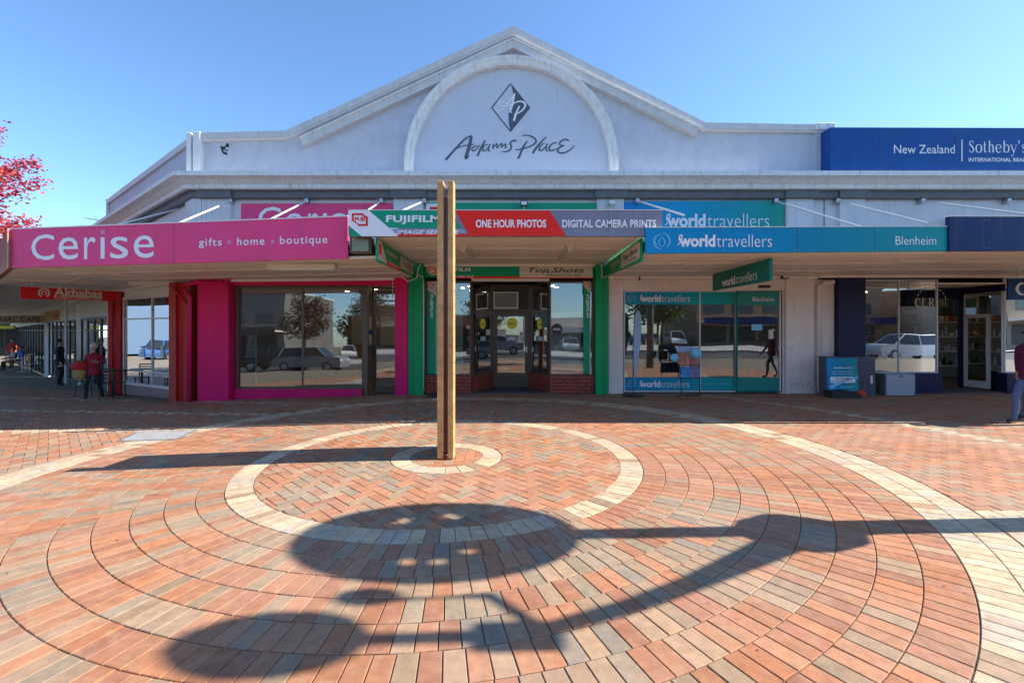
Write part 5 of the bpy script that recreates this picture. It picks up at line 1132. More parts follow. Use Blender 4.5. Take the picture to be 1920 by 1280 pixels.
# ---------------------------------------------------------------- people
def skin_body(joints, edges, order=None):
    me = bpy.data.meshes.new('person_body'); names = list(joints); idx = {n: i for i, n in enumerate(names)}
    me.from_pydata([joints[n][0] for n in names], [(idx[a], idx[b]) for a, b in edges], [])
    o = bpy.data.objects.new('tmp', me); C.objects.link(o)
    m = o.modifiers.new('s', 'SKIN'); m.branch_smoothing = .6
    sk = me.skin_vertices[0].data
    for n in names: sk[idx[n]].radius = joints[n][1]
    sk[idx['pelvis']].use_root = True
    o.modifiers.new('u', 'SUBSURF').levels = 1
    bpy.context.view_layer.update()
    ev = o.evaluated_get(bpy.context.evaluated_depsgraph_get()); m2 = bpy.data.meshes.new_from_object(ev)
    bpy.data.objects.remove(o); return m2
def person(label, loc, face, h, top, legs, shoe, hair, pose='stand', skirt=None, hair_style='short', hat=None, arms='down', cat='person', glasses=False, parent=None, long_sleeve=True, group=None):
    """figure facing +Y in its own frame, turned to face (degrees clockwise from +Y)"""
    k = h/1.75; J = {}
    def j(n, x, y, z, rx, ry=None): J[n] = ((x*k, y*k, z*k), (rx*k, (ry or rx)*k))
    sit = pose == 'sit'; dz = -.42 if sit else 0
    j('pelvis', 0, 0, .96+dz, .135, .105); j('waist', 0, .0, 1.12+dz, .12, .095); j('chest', 0, .01, 1.32+dz, .15, .11); j('collar', 0, 0, 1.44+dz, .085, .07)
    j('neck', 0, .01, 1.51+dz, .05, .05); j('jaw', 0, .035, 1.565+dz, .062, .07); j('skull', 0, .02, 1.66+dz, .078, .095); j('crown', 0, .01, 1.715+dz, .055, .07)
    E = [('pelvis', 'waist'), ('waist', 'chest'), ('chest', 'collar'), ('collar', 'neck'), ('neck', 'jaw'), ('jaw', 'skull'), ('skull', 'crown')]
    for s, S_n in ((-1, 'L'), (1, 'R')):
        st = {'stand': 0, 'walk': .24*s, 'sit': 0}[pose]
        if sit:
            j('hip'+S_n, .1*s, .03, .52, .085); j('knee'+S_n, .12*s, .45, .52, .06); j('ankle'+S_n, .12*s, .42, .09, .042); j('toe'+S_n, .12*s, .56, .035, .038, .03)
        else:
            j('hip'+S_n, .095*s, 0, .87, .088); j('knee'+S_n, .10*s, .06+st*.6, .49, .062); j('calf'+S_n, .10*s, st*.75, .33, .056); j('ankle'+S_n, .10*s, st-.02, .09, .04); j('toe'+S_n, .11*s, st+.13, .035, .038, .03)
        E += [('pelvis', 'hip'+S_n), ('hip'+S_n, 'knee'+S_n)]+([('knee'+S_n, 'ankle'+S_n)] if sit else [('knee'+S_n, 'calf'+S_n), ('calf'+S_n, 'ankle'+S_n)])+[('ankle'+S_n, 'toe'+S_n)]
        j('sh'+S_n, .185*s, 0, 1.40+dz, .062)
        sw = -.16*s if pose == 'walk' else .02
        if arms == 'bag' and s < 0: e_, w_ = (.27*s, .0, 1.16), (.20*s, .20, 1.20)
        elif arms == 'table' or sit: e_, w_ = (.25*s, .12, 1.16+dz), (.16*s, .36, 1.12+dz)
        elif arms == 'up': e_, w_ = (.24*s, .1, 1.2), (.13*s, .3, 1.42)
        else: e_, w_ = (.25*s, sw*.4, 1.13), (.27*s, .06+sw, .90)
        j('elbow'+S_n, *e_, .047); j('wrist'+S_n, *w_, .032)
        d = (Vector(w_)-Vector(e_)).normalized(); p = Vector(w_)+d*.07; j('palm'+S_n, *p, .038, .022)
        E += [('chest', 'sh'+S_n), ('sh'+S_n, 'elbow'+S_n), ('elbow'+S_n, 'wrist'+S_n), ('wrist'+S_n, 'palm'+S_n)]
        side = Vector((0, 1, 0)) if abs(d.y) < .6 else Vector((0, 0, 1))
        for fi, (o_, l_) in enumerate(((-.027, .06), (-.009, .075), (.009, .07), (.027, .055))):
            q0 = p+d*.035+side*o_; q1 = q0+d*l_*.55; q2 = q1+(d*.6+Vector((-s*.5, 0, 0))).normalized()*l_*.5
            j('f%d%s' % (fi, S_n), *q1, .0085); j('g%d%s' % (fi, S_n), *q2, .007); E += [('palm'+S_n, 'f%d%s' % (fi, S_n)), ('f%d%s' % (fi, S_n), 'g%d%s' % (fi, S_n))]
        q = p+side*.045-d*.01; j('t'+S_n, *q, .01); j('u'+S_n, *(q+d*.035+side*.01), .008); E += [('palm'+S_n, 't'+S_n), ('t'+S_n, 'u'+S_n)]
    me = skin_body(J, E)
    t = thing('person', label, cat, loc, group); t.rotation_euler = (0, 0, -R(face))
    for m_ in (M['skin'], top, legs, shoe): me.materials.append(m_)
    wr = [Vector(J['wrist'+s][0]) for s in 'LR']; el = [Vector(J['elbow'+s][0]) for s in 'LR']
    for f in me.polygons:
        c = f.center; f.use_smooth = True; z = c.z/k-dz
        nearw = min((c-a).length for a in wr)/k; nw = min(range(2), key=lambda i: (c-wr[i]).length)
        beyond = (c-wr[nw]).dot((wr[nw]-el[nw]).normalized())/k
        if nearw < .2 and beyond > -.02 and abs(c.x)/k > .10: mi = 0
        elif z > 1.485: mi = 0
        elif z > (.93 if not sit else .95) or (abs(c.x)/k > .20 and c.z/k > .6): mi = 1
        elif c.z/k < .085: mi = 3
        else: mi = 2
        if sit and c.z/k < .62 and mi == 1: mi = 2
        f.material_index = mi
    o = bpy.data.objects.new('body', me); C.objects.link(o); o.parent = t
    def part(b, name, m_, smooth=True):
        o = b.build(name, m_, None, smooth); o.parent = t; return o
    hz = (1.655+dz)*k
    b = MB(); b.lathe([(max(.001, math.sin(math.pi*i/8))*.098*k, -math.cos(math.pi*i/8)*.10*k) for i in range(2 if hair_style == 'long' else 3, 9)], (0, -.012*k, hz+.022*k), 14, 1, 1.12); hp = part(b, 'hair', hair)
    for v in hp.data.vertices:
        v.co += Vector((random.uniform(-1, 1), random.uniform(-1, 1), random.uniform(-1, 1)))*.006*k
        if v.co.y > .05*k and v.co.z < hz+.03*k: v.co.y = .05*k; 
    if hair_style == 'curly':
        b = MB()
        for i in range(26):
            a = random.uniform(0, 6.28); e = random.uniform(.0, 1.4); p = Vector((math.cos(a)*math.cos(e)*.09, math.sin(a)*math.cos(e)*.1-.02, math.sin(e)*.10+.02))*k
            if p.y > .045*k and p.z < .07*k: continue
            b.ball((p.x, p.y, hz+p.z), .03*k, n=6)
        part(b, 'hair', hair)
    fz = (1.645+dz)*k
    for s in (-1, 1):
        b = MB(); b.ball((s*.03*k, .105*k, fz+.01*k), .009*k, n=6); part(b, 'eye', M['black']); b = MB(); b.ball((s*.083*k, .015*k, fz-.005*k), .012*k, .018*k, .028*k, 8); part(b, 'ear', M['skin'])
    b = MB(); b.prism([(.10*k, fz-.005*k), (.136*k, fz-.028*k), (.10*k, fz-.034*k)], -.011*k, .011*k, 'x'); part(b, 'nose', M['skin'])
    b = MB(); b.box(-.022*k, .022*k, .096*k, .110*k, fz-.058*k, fz-.050*k); part(b, 'mouth', mat('lips', (.35, .10, .09)))
    if glasses: b = MB(); b.cbox(-.07*k, .07*k, .105*k, .125*k, fz-.005*k, fz+.028*k, .006*k); part(b, 'sunglasses', M['black'])
    if hat: b = MB(); b.lathe([(.10*k, 0), (.103*k, .03*k), (.085*k, .08*k), (.03*k, .10*k), (.001, .102*k)], (0, 0, fz+.035*k), 14, 1, 1.1); b.box(-.06*k, .06*k, .09*k, .17*k, fz+.033*k, fz+.042*k); part(b, 'cap', hat)
    # loose garments over the torso and hips
    b = MB(); hem = .80 if not sit else .93
    b.lathe([(.155*k, (hem+dz)*k), (.165*k, (hem+.02+dz)*k), (.15*k, (1.02+dz)*k), (.14*k, (1.15+dz)*k), (.165*k, (1.32+dz)*k), (.15*k, (1.42+dz)*k), (.07*k, (1.49+dz)*k)], (0, 0, 0), 16, 1.1, .82)
    g = part(b, 'jacket', top)
    for v in g.data.vertices: a = math.atan2(v.co.y, v.co.x); v.co *= 1; v.co.x *= 1+.02*math.sin(a*5+v.co.z*9); v.co.y *= 1+.03*math.sin(a*6-v.co.z*7)
    return t
dark = mat('dark cloth', (.018, .018, .024), .85, .2, 12); crim = mat('crimson knit', (.30, .012, .03), .9, .2, 14, .4, 90); jeans = mat('denim', (.10, .15, .28), .85, .2, 10)
plum = mat('plum knit', (.12, .008, .06), .9, .2, 14); forest = mat('dark green jacket', (.02, .06, .045), .8, .2, 14); shoeb = mat('black shoe', (.02, .02, .02), .5); beige = mat('beige shoe', (.45, .36, .28), .6)
wx, wy = ground_hit(176, 751)
person('old woman with white curly hair in a crimson top and black trousers, with straw bag', (wx, wy, zg(wx, wy)), 165, 1.52, crim, dark, beige, M['hairwhite'], pose='walk', arms='bag', hair_style='curly')
wb = thing('straw_bag', 'yellow straw shopping bag with a red scarf carried by the old woman', 'bag', (wx-.30, wy-.08, .55+zg(wx, wy)))
straw = mat('woven straw', (.42, .27, .07), .8, .35, 40, .8, 120); z0 = zg(wx, wy)
b = MB(); b.lathe([(.10, .58), (.15, .63), (.16, .74), (.17, .84)], (wx-.27, wy-.12, z0), 14, 1, .6); b.build('body', straw, wb, True)
b = MB(); b.lathe([(.17, .82), (.20, .87), (.21, .95), (.17, 1.03), (.07, 1.08)], (wx-.28, wy-.1, z0), 12, 1.1, .65); b.build('scarf', mat('red scarf', (.42, .01, .02), .85, .2, 20, .6, 40), wb, True)
b = MB(); b.tube([(wx-.44, wy-.12, z0+.84), (wx-.36, wy-.1, z0+1.08), (wx-.22, wy-.16, z0+1.12), (wx-.12, wy-.14, z0+.84)], .014); b.build('handle', straw, wb, True)
q = (X_(112, 17.0), 17.0); person('person in long black clothes standing in the arcade beside the thin white post', (q[0], q[1], zg(*q)), 60, 1.72, dark, dark, shoeb, M['hairdark'])
# the couple walking in at the right edge
q = (X_(1921, 8.0), 8.0); person('woman with dark hair and sunglasses in a plum top walking at the right edge', (X_(1934, 7.9), 7.9, 0), 262, 1.66, plum, jeans, shoeb, M['hairdark'], pose='walk', glasses=True)
person('man in a dark green jacket and pale cap walking at the right edge', (X_(1956, 8.25), 8.25, 0), 262, 1.84, forest, jeans, shoeb, M['hairdark'], pose='walk', hat=M['cream'], glasses=True)
person('customer in dark clothes with a pale bag seen inside the travel shop window', (7.0, 13.4, 0), 20, 1.66, dark, jeans, shoeb, M['hairdark'])
# cafe people and furniture deep in the arcade
def cafe_chair(loc, rz, m_, label, group=None, sc_=1.0):
    t = thing('cafe_chair', label, 'chair', loc, group); t.rotation_euler = (0, 0, rz); k = sc_
    def pt(b, n): o = b.build(n, m_, None); o.parent = t; return o
    b = MB(); b.cbox(-.2*k, .2*k, -.2*k, .2*k, .43*k, .46*k, .01); pt(b, 'seat')
    for x in (-.17, .17):
        b = MB(); b.tube([(x*k, .19*k, 0), (x*k, .17*k, .43*k)], .016*k, 6); pt(b, 'leg')
        b = MB(); b.tube([(x*1.05*k, -.24*k, 0), (x*k, -.18*k, .43*k), (x*k, -.22*k, .86*k)], .016*k, 6); pt(b, 'leg')
    for z in (.58, .67, .76, .84): b = MB(); b.cbox(-.17*k, .17*k, -.225*k, -.205*k, z*k-.016*k, z*k+.018*k, .003); pt(b, 'back_slat')
    b = MB(); b.tube([(-.17*k, 0, .2*k), (.17*k, 0, .2*k)], .01*k, 6); pt(b, 'stretcher')
    return t
def cafe_table(loc, m_, label, h=.74, r=.33, group=None):
    t = thing('cafe_table', label, 'table', loc, group); x, y, z = loc
    b = MB(); b.lathe([(r, h-.03), (r, h)], (x, y, z), 20); b.build('table_top', m_, t); b = MB(); b.lathe([(.03, .03), (.03, h-.03)], (x, y, z), 10); b.build('pedestal', m_, t)
    b = MB(); b.lathe([(.22, 0), (.22, .02), (.04, .05)], (x, y, z), 16); b.build('base', m_, t)
    return t
dkw = mat('dark bentwood', (.035, .018, .012), .45, .2, 10)
tx, ty = ground_hit(213, 741)
cafe_table((tx, ty, zg(tx, ty)), dkw, 'dark cafe table between two dark chairs by the red column', .74, .3)
g_ = 'dark cafe chairs by the red column'
cx_, cy_ = ground_hit(245, 736); cafe_chair((cx_, cy_, zg(cx_, cy_)), R(75), dkw, 'dark slat-back cafe chair on the right of the table, in front of the corner window', g_)
cx_, cy_ = ground_hit(222, 746); cafe_chair((cx_, cy_-.15, zg(cx_, cy_)), R(5), dkw, 'dark slat-back cafe chair with its back to us in front of the dark table', g_)
cx_, cy_ = ground_hit(166, 742); cafe_chair((cx_, cy_, zg(cx_, cy_)), R(-80), dkw, 'dark cafe chair half hidden behind the old woman', g_)
sil = mat('aluminium chair', (.5, .5, .52), .35, .1, 8, metal=.6); orc = mat('orange chair', (.45, .13, .05), .5)
g_ = 'pale metal cafe chairs deep in the arcade'
for i, (px, py, m_, rz, lab) in enumerate(((24, 697, orc, 0, 'orange seated metal cafe chair at the far left of the arcade'), (60, 698, sil, 2.8, 'pale metal cafe chair right of the round metal table in the arcade'), (44, 690, sil, 1.2, 'pale metal cafe chair behind the round metal table in the arcade'))):
    x, y = ground_hit(px, py); cafe_chair((x, y, zg(x, y)), rz, m_, lab, g_)
x, y = ground_hit(42, 697); cafe_table((x, y, zg(x, y)), sil, 'round metal cafe table among pale chairs deep in the arcade')
for px, py, col, nm in ((26, 694, beige, 'seated cafe customer in pale clothes at the far left'), (40, 690, mat('bright blue shirt', (.05, .16, .50), .8), 'seated cafe customer in a bright blue shirt'), (66, 691, dark, 'seated cafe customer in dark clothes beside the brown counter')):
    x, y = ground_hit(px, py); person(nm, (x, y, zg(x, y)), random.choice([60, 150, 200]), 1.7, col, dark, shoeb, M['hairdark'], pose='sit')
x, y = ground_hit(23, 682); person('distant figure in red standing at the back of the cafe terrace', (x, y, zg(x, y)), 170, 1.68, mat('red coat', (.5, .03, .02), .8), dark, shoeb, M['hairdark'])
x, y = ground_hit(82, 693); t = thing('cafe_counter', 'brown topped dark cafe counter behind the standing figure in black', 'counter', (x, y, zg(x, y)))
z = zg(x, y); bx('top', M['timber'], t, x-.75, x+.9, y-.2, y+.25, z+.88, z+.93); bx('panel', M['black'], t, x-.55, x+.9, y-.12, y+.2, z+.02, z+.88); bx('end_panel', M['timber'], t, x-.72, x-.56, y-.18, y+.22, z, z+.88)

# ---------------------------------------------------------------- street furniture by the shops
t = thing('utility_cabinet', 'dark grey ribbed utility cabinet with a lighter hatch behind the teal pavement sign', 'cabinet', (8.5, 11.4, 0))
y0, y1 = 11.30, 11.66; x0, x1 = X_(1553, y0), X_(1642, y0)
dg = mat('slate grey metal', (.10, .105, .145), .5, .08, 4)
bx('body', dg, t, x0, x1, y0, y1, 0, Z_(672, y0), .012); bx('lid', dg, t, x0-.015, x1+.015, y0-.02, y1+.01, Z_(672, y0)+.002, Z_(669, y0), .006)
for i in range(22): x = x0+.04+i*(x1-x0-.08)/21; b = MB(); b.box(x-.008, x+.008, y0-.010, y0-.001, .04, Z_(676, y0)); b.build('rib', dg, t)
bx('hatch_plate', M['pwhite'], t, X_(1631, y0), X_(1635.5, y0), y0-.022, y0-.011, Z_(719, y0), Z_(704, y0), .004)
t = thing('utility_box', 'small pale grey utility box with a darker side under the navy shop window', 'cabinet', (9.4, 11.4, 0))
x0, x1 = X_(1662, y0), X_(1716, y0); lg = mat('pale grey metal', (.36, .39, .46), .5, .12, 8)
bx('body', mat('mid grey metal', (.16, .17, .18), .5), t, X_(1646, 11.55), x1, y0+.02, y1, 0, Z_(701, y0), .008); bx('front_panel', lg, t, x0, x1, y0, y0+.019, .015, Z_(702, y0), .004); bx('latch', M['black'], t, X_(1686, y0), X_(1692, y0), y0-.01, y0-.001, Z_(706.5, y0), Z_(704.5, y0), .001)
# pavement sign
ya = 11.02
t = thing('pavement_sign', 'teal pavement sign on a black rounded base with an orange wheel', 'sign', (X_(1583, ya), ya, 0)); fA = Frame((0, ya, 0), (1, 0, 0), (0, .10, 1)); fA.O = Vector((0, ya, 0))
uvp = lambda px, py: ((px-960)*ya/FX, (Z_(py, ya)))
b = MB(); pts = [uvp(1554, 731), uvp(1556, 672), uvp(1613, 672), uvp(1611, 738), uvp(1604, 735), uvp(1583, 730), uvp(1565, 731)][::-1]
b.prism(pts, ya, ya+.05, 'y'); 
for v in b.v: v.y += .12*v.z
b.build('board', M['wt'], t)
b = MB(); b.prism([uvp(1554, 744), uvp(1554, 733), uvp(1566, 732), uvp(1583, 731), uvp(1604, 737), uvp(1611, 740), uvp(1608, 746), uvp(1580, 747)][::-1], ya-.12, ya+.2, 'y'); b.build('base', M['rubber'], t)
b = MB(); b.tube([(X_(1611, ya), ya-.10, .11), (X_(1611, ya)+.02, ya+.05, .11)], .085, 14); b.build('wheel', mat('orange plastic', (.65, .06, .02), .4), t)
fA = Frame((0, ya-.005, 0), (1, 0, 0)); fA.V = Vector((0, .12, 1)).normalized(); fA.N = fA.U.cross(fA.V)
def ap_(b, px0, px1, py0, py1, n=.003): 
    u0, v0 = uvp(px0, py1); u1, v1 = uvp(px1, py0); fA.poly(b, [(u0, v0*1.007), (u1, v0*1.007), (u1, v1*1.007), (u0, v1*1.007)], n)
b = MB(); ap_(b, 1559, 1606, 706.5, 717.5); b.build('panel', M['white'], t)
def at_(b, txt, px0, px1, py0, py1, **k): u0, v0 = uvp(px0, py1); u1, v1 = uvp(px1, py0); fA.text(b, txt, u0, u1, v0*1.007, v1*1.007, **k)
b = MB(); at_(b, 'world', 1567, 1582, 688, 691.5, bold=.03, n=.006); at_(b, 'travellers', 1583, 1604, 688, 691.5, n=.006); at_(b, 'Australia, Pacific, Asia, Europe', 1561, 1603, 696, 698.5, n=.006); at_(b, 'flights, cruises and tours', 1563, 1602, 700.5, 703, n=.006); at_(b, 'call in and see us', 1577, 1602, 724, 726.5, n=.006); b.build('lettering', M['white'], t)
b = MB(); at_(b, '03 578 6899', 1569, 1596, 708, 712, bold=.02, n=.008); b.build('lettering', M['logo_grey'], t); b = MB(); ap_(b, 1561, 1602, 713.5, 715, .006); b.build('stripe', mat('pink sticker', (.6, .3, .4)), t)
b = MB(); fA.poly(b, [(X_(1555, ya), .27), (X_(1560, ya), .20), (X_(1574, ya), .30), (X_(1594, ya), .42), (X_(1612, ya), .46), (X_(1612, ya), .52), (X_(1590, ya), .45), (X_(1572, ya), .38)], .004); b.build('swoosh', pbl, t)
# tall flag
t = thing('feather_flag', 'tall narrow pale blue feather flag in front of the left side of the travel window', 'flag', (X_(1187, 11.3), 11.3, 0)); yf = 11.3
b = MB(); b.tube([(X_(1187, yf), yf, .02), (X_(1187, yf), yf, 1.2), (X_(1190, yf), yf, Z_(590, yf)), (X_(1194, yf), yf, Z_(582, yf))], .011); b.build('pole', M['black'], t)
b = MB(); pl = [uvp2 for uvp2 in [(X_(a, yf), Z_(c, yf)) for a, c in ((1188, 695), (1189, 600), (1193, 584), (1198, 582), (1202, 592), (1203, 615), (1200, 650), (1194, 690), (1190, 715))]]; b.prism(pl, yf-.004, yf+.004, 'y'); b.build('cloth', M['pale_blue'], t)
b = MB(); b.lathe([(.28, .0), (.28, .012), (.05, .04)], (X_(1187, yf), yf, 0.002), 18); b.build('base', M['rubber'], t)
# brochure stand
t = thing('brochure_stand', 'black wire brochure stand with four travel magazines and two round blue balloons', 'brochure stand', (X_(1288, 11.2), 11.2, 0)); ys = 11.2
def bt(pts, r=.014, m_=M['black'], n='frame'): b = MB(); b.tube(pts, r, 6); b.build(n, m_, t)
P = lambda px, py, dy=0: (X_(px, ys), ys+dy, Z_(py, ys))
bt([P(1268, 655, .05), P(1277, 700), P(1277, 739, -.0)], .014, M['black'], 'leg'); bt([P(1312, 660, .05), P(1312, 739)], .014, M['black'], 'leg'); bt([P(1266, 742, -.15), P(1277, 740), P(1312, 740), P(1314, 742, .1)], .016, M['black'], 'foot')
rnd = [mat('magazine orange', (.50, .16, .06), .4, .7, 14), mat('magazine red', (.45, .10, .08), .4, .8, 18), mat('magazine blue', (.04, .25, .55), .4, .7, 12), mat('magazine mixed', (.22, .15, .30), .4, .9, 20)]
for i, (a, c, e, f) in enumerate(((1270, 1288, 662, 682), (1292, 1307, 672, 685), (1274, 1294, 687, 707), (1294, 1312, 686, 708))):
    b = MB(); z0, z1 = Z_(f, ys), Z_(e, ys); x0, x1 = X_(a, ys), X_(c, ys); b.box(x0, x1, ys-.02, ys-.005, z0, z1); [setattr(v, 'y', v.y+(v.z-z0)*.2) for v in b.v]; b.build('magazine', rnd[i], t)
for z in (684, 708): bt([P(1272, z, -.03), P(1312, z, -.03)], .01, M['black'], 'shelf')
b = MB(); b.cbox(X_(1270, ys), X_(1299, ys), ys-.01, ys+.01, Z_(660, ys), Z_(649, ys), .004); b.build('header_card', M['pale_blue'], t); 
for px, py, r_ in ((1261, 670, .105), (1302, 661, .135)): b = MB(); b.ball((X_(px, ys), ys-.12, Z_(py, ys)), r_*.98, r_*.6, r_); b.build('balloon', pbl, t, True)
# door wedge / rubber base near the post
x, y = ground_hit(816, 744); t = thing('sign_base', 'small dark rubber base lying beside the left green pier', 'base', (x, y, 0)); b = MB(); b.lathe([(.20, 0), (.19, .05), (.10, .10)], (x, y, 0), 16, 1, .7); b.build('foot', M['rubber'], t); b = MB(); b.tube([(x+.05, y, .09), (x+.07, y+.03, .20)], .03); b.build('socket', M['rubber'], t)
# stock inside the navy shop
random.seed(11)
st = thing('display_shelving', 'shelves of small gifts inside the navy shop window', 'shelves', (10, 13.5, 0))
for x0, x1, yy_ in ((9.2, 10.6, 14.6), (10.9, 12.0, 15.2), (12.5, 14.2, 14.2)):
    for z in (.5, .95, 1.4, 1.85): bx('shelf', M['pinkwhite'], st, x0, x1, yy_, yy_+.35, z, z+.03, 0)
    for z in (.53, .98, 1.43, 1.88):
        x = x0+.05
        while x < x1-.12:
            w_ = random.uniform(.06, .15); h_ = random.uniform(.1, .32); m_ = random.choice([M['cream'], M['pinkwhite'], M['timber'], M['brickred'], M['pale_blue'], dkw, M['pwhite'], forest])
            b = MB(); b.lathe([(w_*.3, 0), (w_*.5, h_*.3), (w_*.45, h_*.7), (w_*.2, h_)], (x+w_/2, yy_+.15, z), 8); b.build('ornament', m_, st, True); x += w_+random.uniform(.02, .08)
tb = thing('display_table', 'low table of patterned cushions inside the navy shop window', 'table', (9.6, 12.6, 0)); bx('table_top', M['timber'], tb, 9.2, 10.9, 12.3, 13.0, .74, .78); 
for x in (9.25, 10.85): bx('leg', M['timber'], tb, x-.03, x+.03, 12.6, 12.66, 0, .74)
for i in range(11): x = 9.3+i*.14; bx('cushion', random.choice([M['cream'], rnd[1], rnd[3], M['pinkwhite'], forest]), tb, x, x+.12, 12.4, 12.7, .782, random.uniform(.95, 1.2), .02)
def rabbit(label, x, y, z, k, m_):
    t = thing('rabbit_ornament', label, 'ornament', (x, y, z)); b = MB(); b.ball((x, y, z+.14*k), .15*k, .11*k, .14*k, 12); b.ball((x+.02*k, y-.02*k, z+.34*k), .09*k, .08*k, .10*k, 10); b.ball((x-.12*k, y, z+.1*k), .05*k); b.build('body', m_, t, True)
    for s in (-1, 1): b = MB(); b.tube([(x+.02*k, y+s*.03*k, z+.4*k), (x-.02*k+s*.04*k, y+s*.04*k, z+.62*k)], [.035*k, .018*k]); b.build('ear', m_, t, True)
rabbit('large grey white rabbit ornament in the angled navy shop window', X_(1872, 12.5), 12.5, T(699), .95, M['pwhite']); 
t = thing('vase', 'ribbed white vase beside the rabbit ornament in the navy shop window', 'vase', (X_(1890, 12.2), 12.2, T(699))); b = MB(); b.lathe([(.11, 0), (.15, .1), (.12, .25), (.08, .3), (.1, .38)], (X_(1889, 12.2), 12.2, T(699)), 16); b.build('body', M['pwhite'], t, True); b = MB(); b.lathe([(.10, .37), (.115, .385), (.10, .40)], (X_(1889, 12.2), 12.2, T(699)), 16); b.build('rim', M['pwhite'], t)

# ---------------------------------------------------------------- trees
def leaf_mat(name, c1, c2, c3):
    m = bpy.data.materials.new(name); m.use_nodes = True; n = m.node_tree; p = n.nodes['Principled BSDF']; p.inputs['Roughness'].default_value = .6
    g = n.nodes.new('ShaderNodeNewGeometry'); r_ = n.nodes.new('ShaderNodeValToRGB'); e = r_.color_ramp.elements; e[0].color = c1+(1,); e[1].color = c3+(1,); k_ = e.new(.5); k_.color = c2+(1,)
    n.links.new(g.outputs['Random Per Island'], r_.inputs[0]); n.links.new(r_.outputs[0], p.inputs['Base Color'])
    tl = n.nodes.new('ShaderNodeBsdfTranslucent'); n.links.new(r_.outputs[0], tl.inputs[0]); mx = n.nodes.new('ShaderNodeMixShader'); mx.inputs[0].default_value = .4
    n.links.new(p.outputs[0], mx.inputs[1]); n.links.new(tl.outputs[0], mx.inputs[2]); n.links.new(mx.outputs[0], n.nodes['Material Output'].inputs[0]); return m
bark = mat('bark', (.12, .09, .07), .9, .3, 12, .8, 40)
def tree(label, x, y, h, r, lm, nleaf, ls, seed, sq=.9, twigs=30, group=None, clear=.35):
    rn = random.Random(seed); z0 = zg(x, y); t = thing('tree', label, 'tree', (x, y, z0), group); b = MB()
    th = h*clear; b.tube([(x, y, z0-.1), (x+.05, y, z0+th), (x, y+.05, z0+h*.8)], [.16, .12, .04], 9); b.build('trunk', bark, t, True)
    cz = z0+th+(h-th)*.5; rz = (h-th)*.5; tips = []
    lb = MB()
    for i in range(twigs):
        a = rn.uniform(0, 6.283); e = rn.uniform(-.9, 1.35); rr = rn.uniform(.6, 1.08)
        tip = Vector((x+math.cos(a)*math.cos(e)*r*rr, y+math.sin(a)*math.cos(e)*r*rr, cz+math.sin(e)*rz*rr)); base = Vector((x, y, max(z0+th, min(cz+rz*.5, tip.z-r*.45))))
        mid = base.lerp(tip, .5)+Vector((0, 0, -.08*r)); lb.tube([base, mid, tip], [.04, .022, .007], 5); tips.append((base, mid, tip))
    lb.build('limb', bark, t, True)
    vs = []; fs = []
    for i in range(nleaf):
        base, mid, tip = rn.choice(tips); u = rn.random()**.6; p = (base.lerp(mid, u*2) if u < .5 else mid.lerp(tip, u*2-1)); s = (.10+.16*(1-abs(u-.6)))*r*sq
        p = p+Vector((rn.gauss(0, 1), rn.gauss(0, 1), rn.gauss(0, .8)))*s*.55
        a = Vector((rn.uniform(-1, 1), rn.uniform(-1, 1), rn.uniform(-.5, .5))).normalized(); c = a.cross(Vector((rn.uniform(-1, 1), rn.uniform(-1, 1), rn.uniform(.2, 1)))).normalized(); k = ls*rn.uniform(.6, 1.3)
        n0 = len(vs); vs += [p-a*k, p+c*k*.55, p+a*k, p-c*k*.5]; fs.append([n0, n0+1, n0+2, n0+3])
    lf = MB(); lf.v = vs; lf.f = fs; lf.m = [0]*len(fs); tag(lf.build('crown', lm, t), kind='stuff')
    return t
red_l = leaf_mat('crimson maple leaf', (.38, .012, .04), (.55, .03, .08), (.66, .15, .08)); brn_l = leaf_mat('russet leaf', (.10, .04, .03), (.16, .07, .03), (.08, .06, .03)); grn_l = leaf_mat('green leaf', (.03, .06, .02), (.05, .09, .025), (.09, .11, .03))
tree('crimson leaved maple whose crown reaches in at the left edge of the sky', -17.45, 13.0, 8.75, 3.15, red_l, 60000, .06, 4, sq=.42, twigs=170, clear=.45)
for i, (x, y, h, r, m_, lab) in enumerate(((-23, -27, 7.5, 3.2, brn_l, 'russet street tree across the road, leftmost of the far row'), (-16, -26, 7.0, 3.0, brn_l, 'russet street tree across the road, second of the far row'), (12, -13, 7.5, 3.4, grn_l, 'green street tree on the far kerb nearest the road'),
        (17, -30, 8, 3.6, grn_l, 'green tree behind the car park, right of the near green one'), (-3, -30, 6.5, 2.8, grn_l, 'small green tree straight across the road'), (-52, 46, 9, 4, grn_l, 'green tree at the far end of the left street'), (-45, 49, 8, 3.5, grn_l, 'second green tree at the far end of the left street'))):
    tree(lab, x, y, h, r, m_, 3500, .16, 20+i, twigs=26)

rn = random.Random(8); b = MB()
for i in range(130):
    x = rn.uniform(-11, 9); y = rn.uniform(2.1, 11); k = rn.uniform(.007, .016); a = rn.uniform(0, 6.28); z = zg(x, y)+.004
    if dist(x, y) < 1: continue
    b.add([(x+k*math.cos(a), y+k*math.sin(a), z), (x+k*.5*math.cos(a+1.5), y+k*.5*math.sin(a+1.5), z+k*.4), (x-k*math.cos(a), y-k*math.sin(a), z+k*.1), (x+k*.5*math.cos(a-1.5), y+k*.5*math.sin(a-1.5), z+k*.15)], [(0, 1, 2, 3)])
tag(b.build('fallen_leaves', brn_l), 'scattered small dry brown leaves lying on the brick paving', 'leaves', kind='stuff')
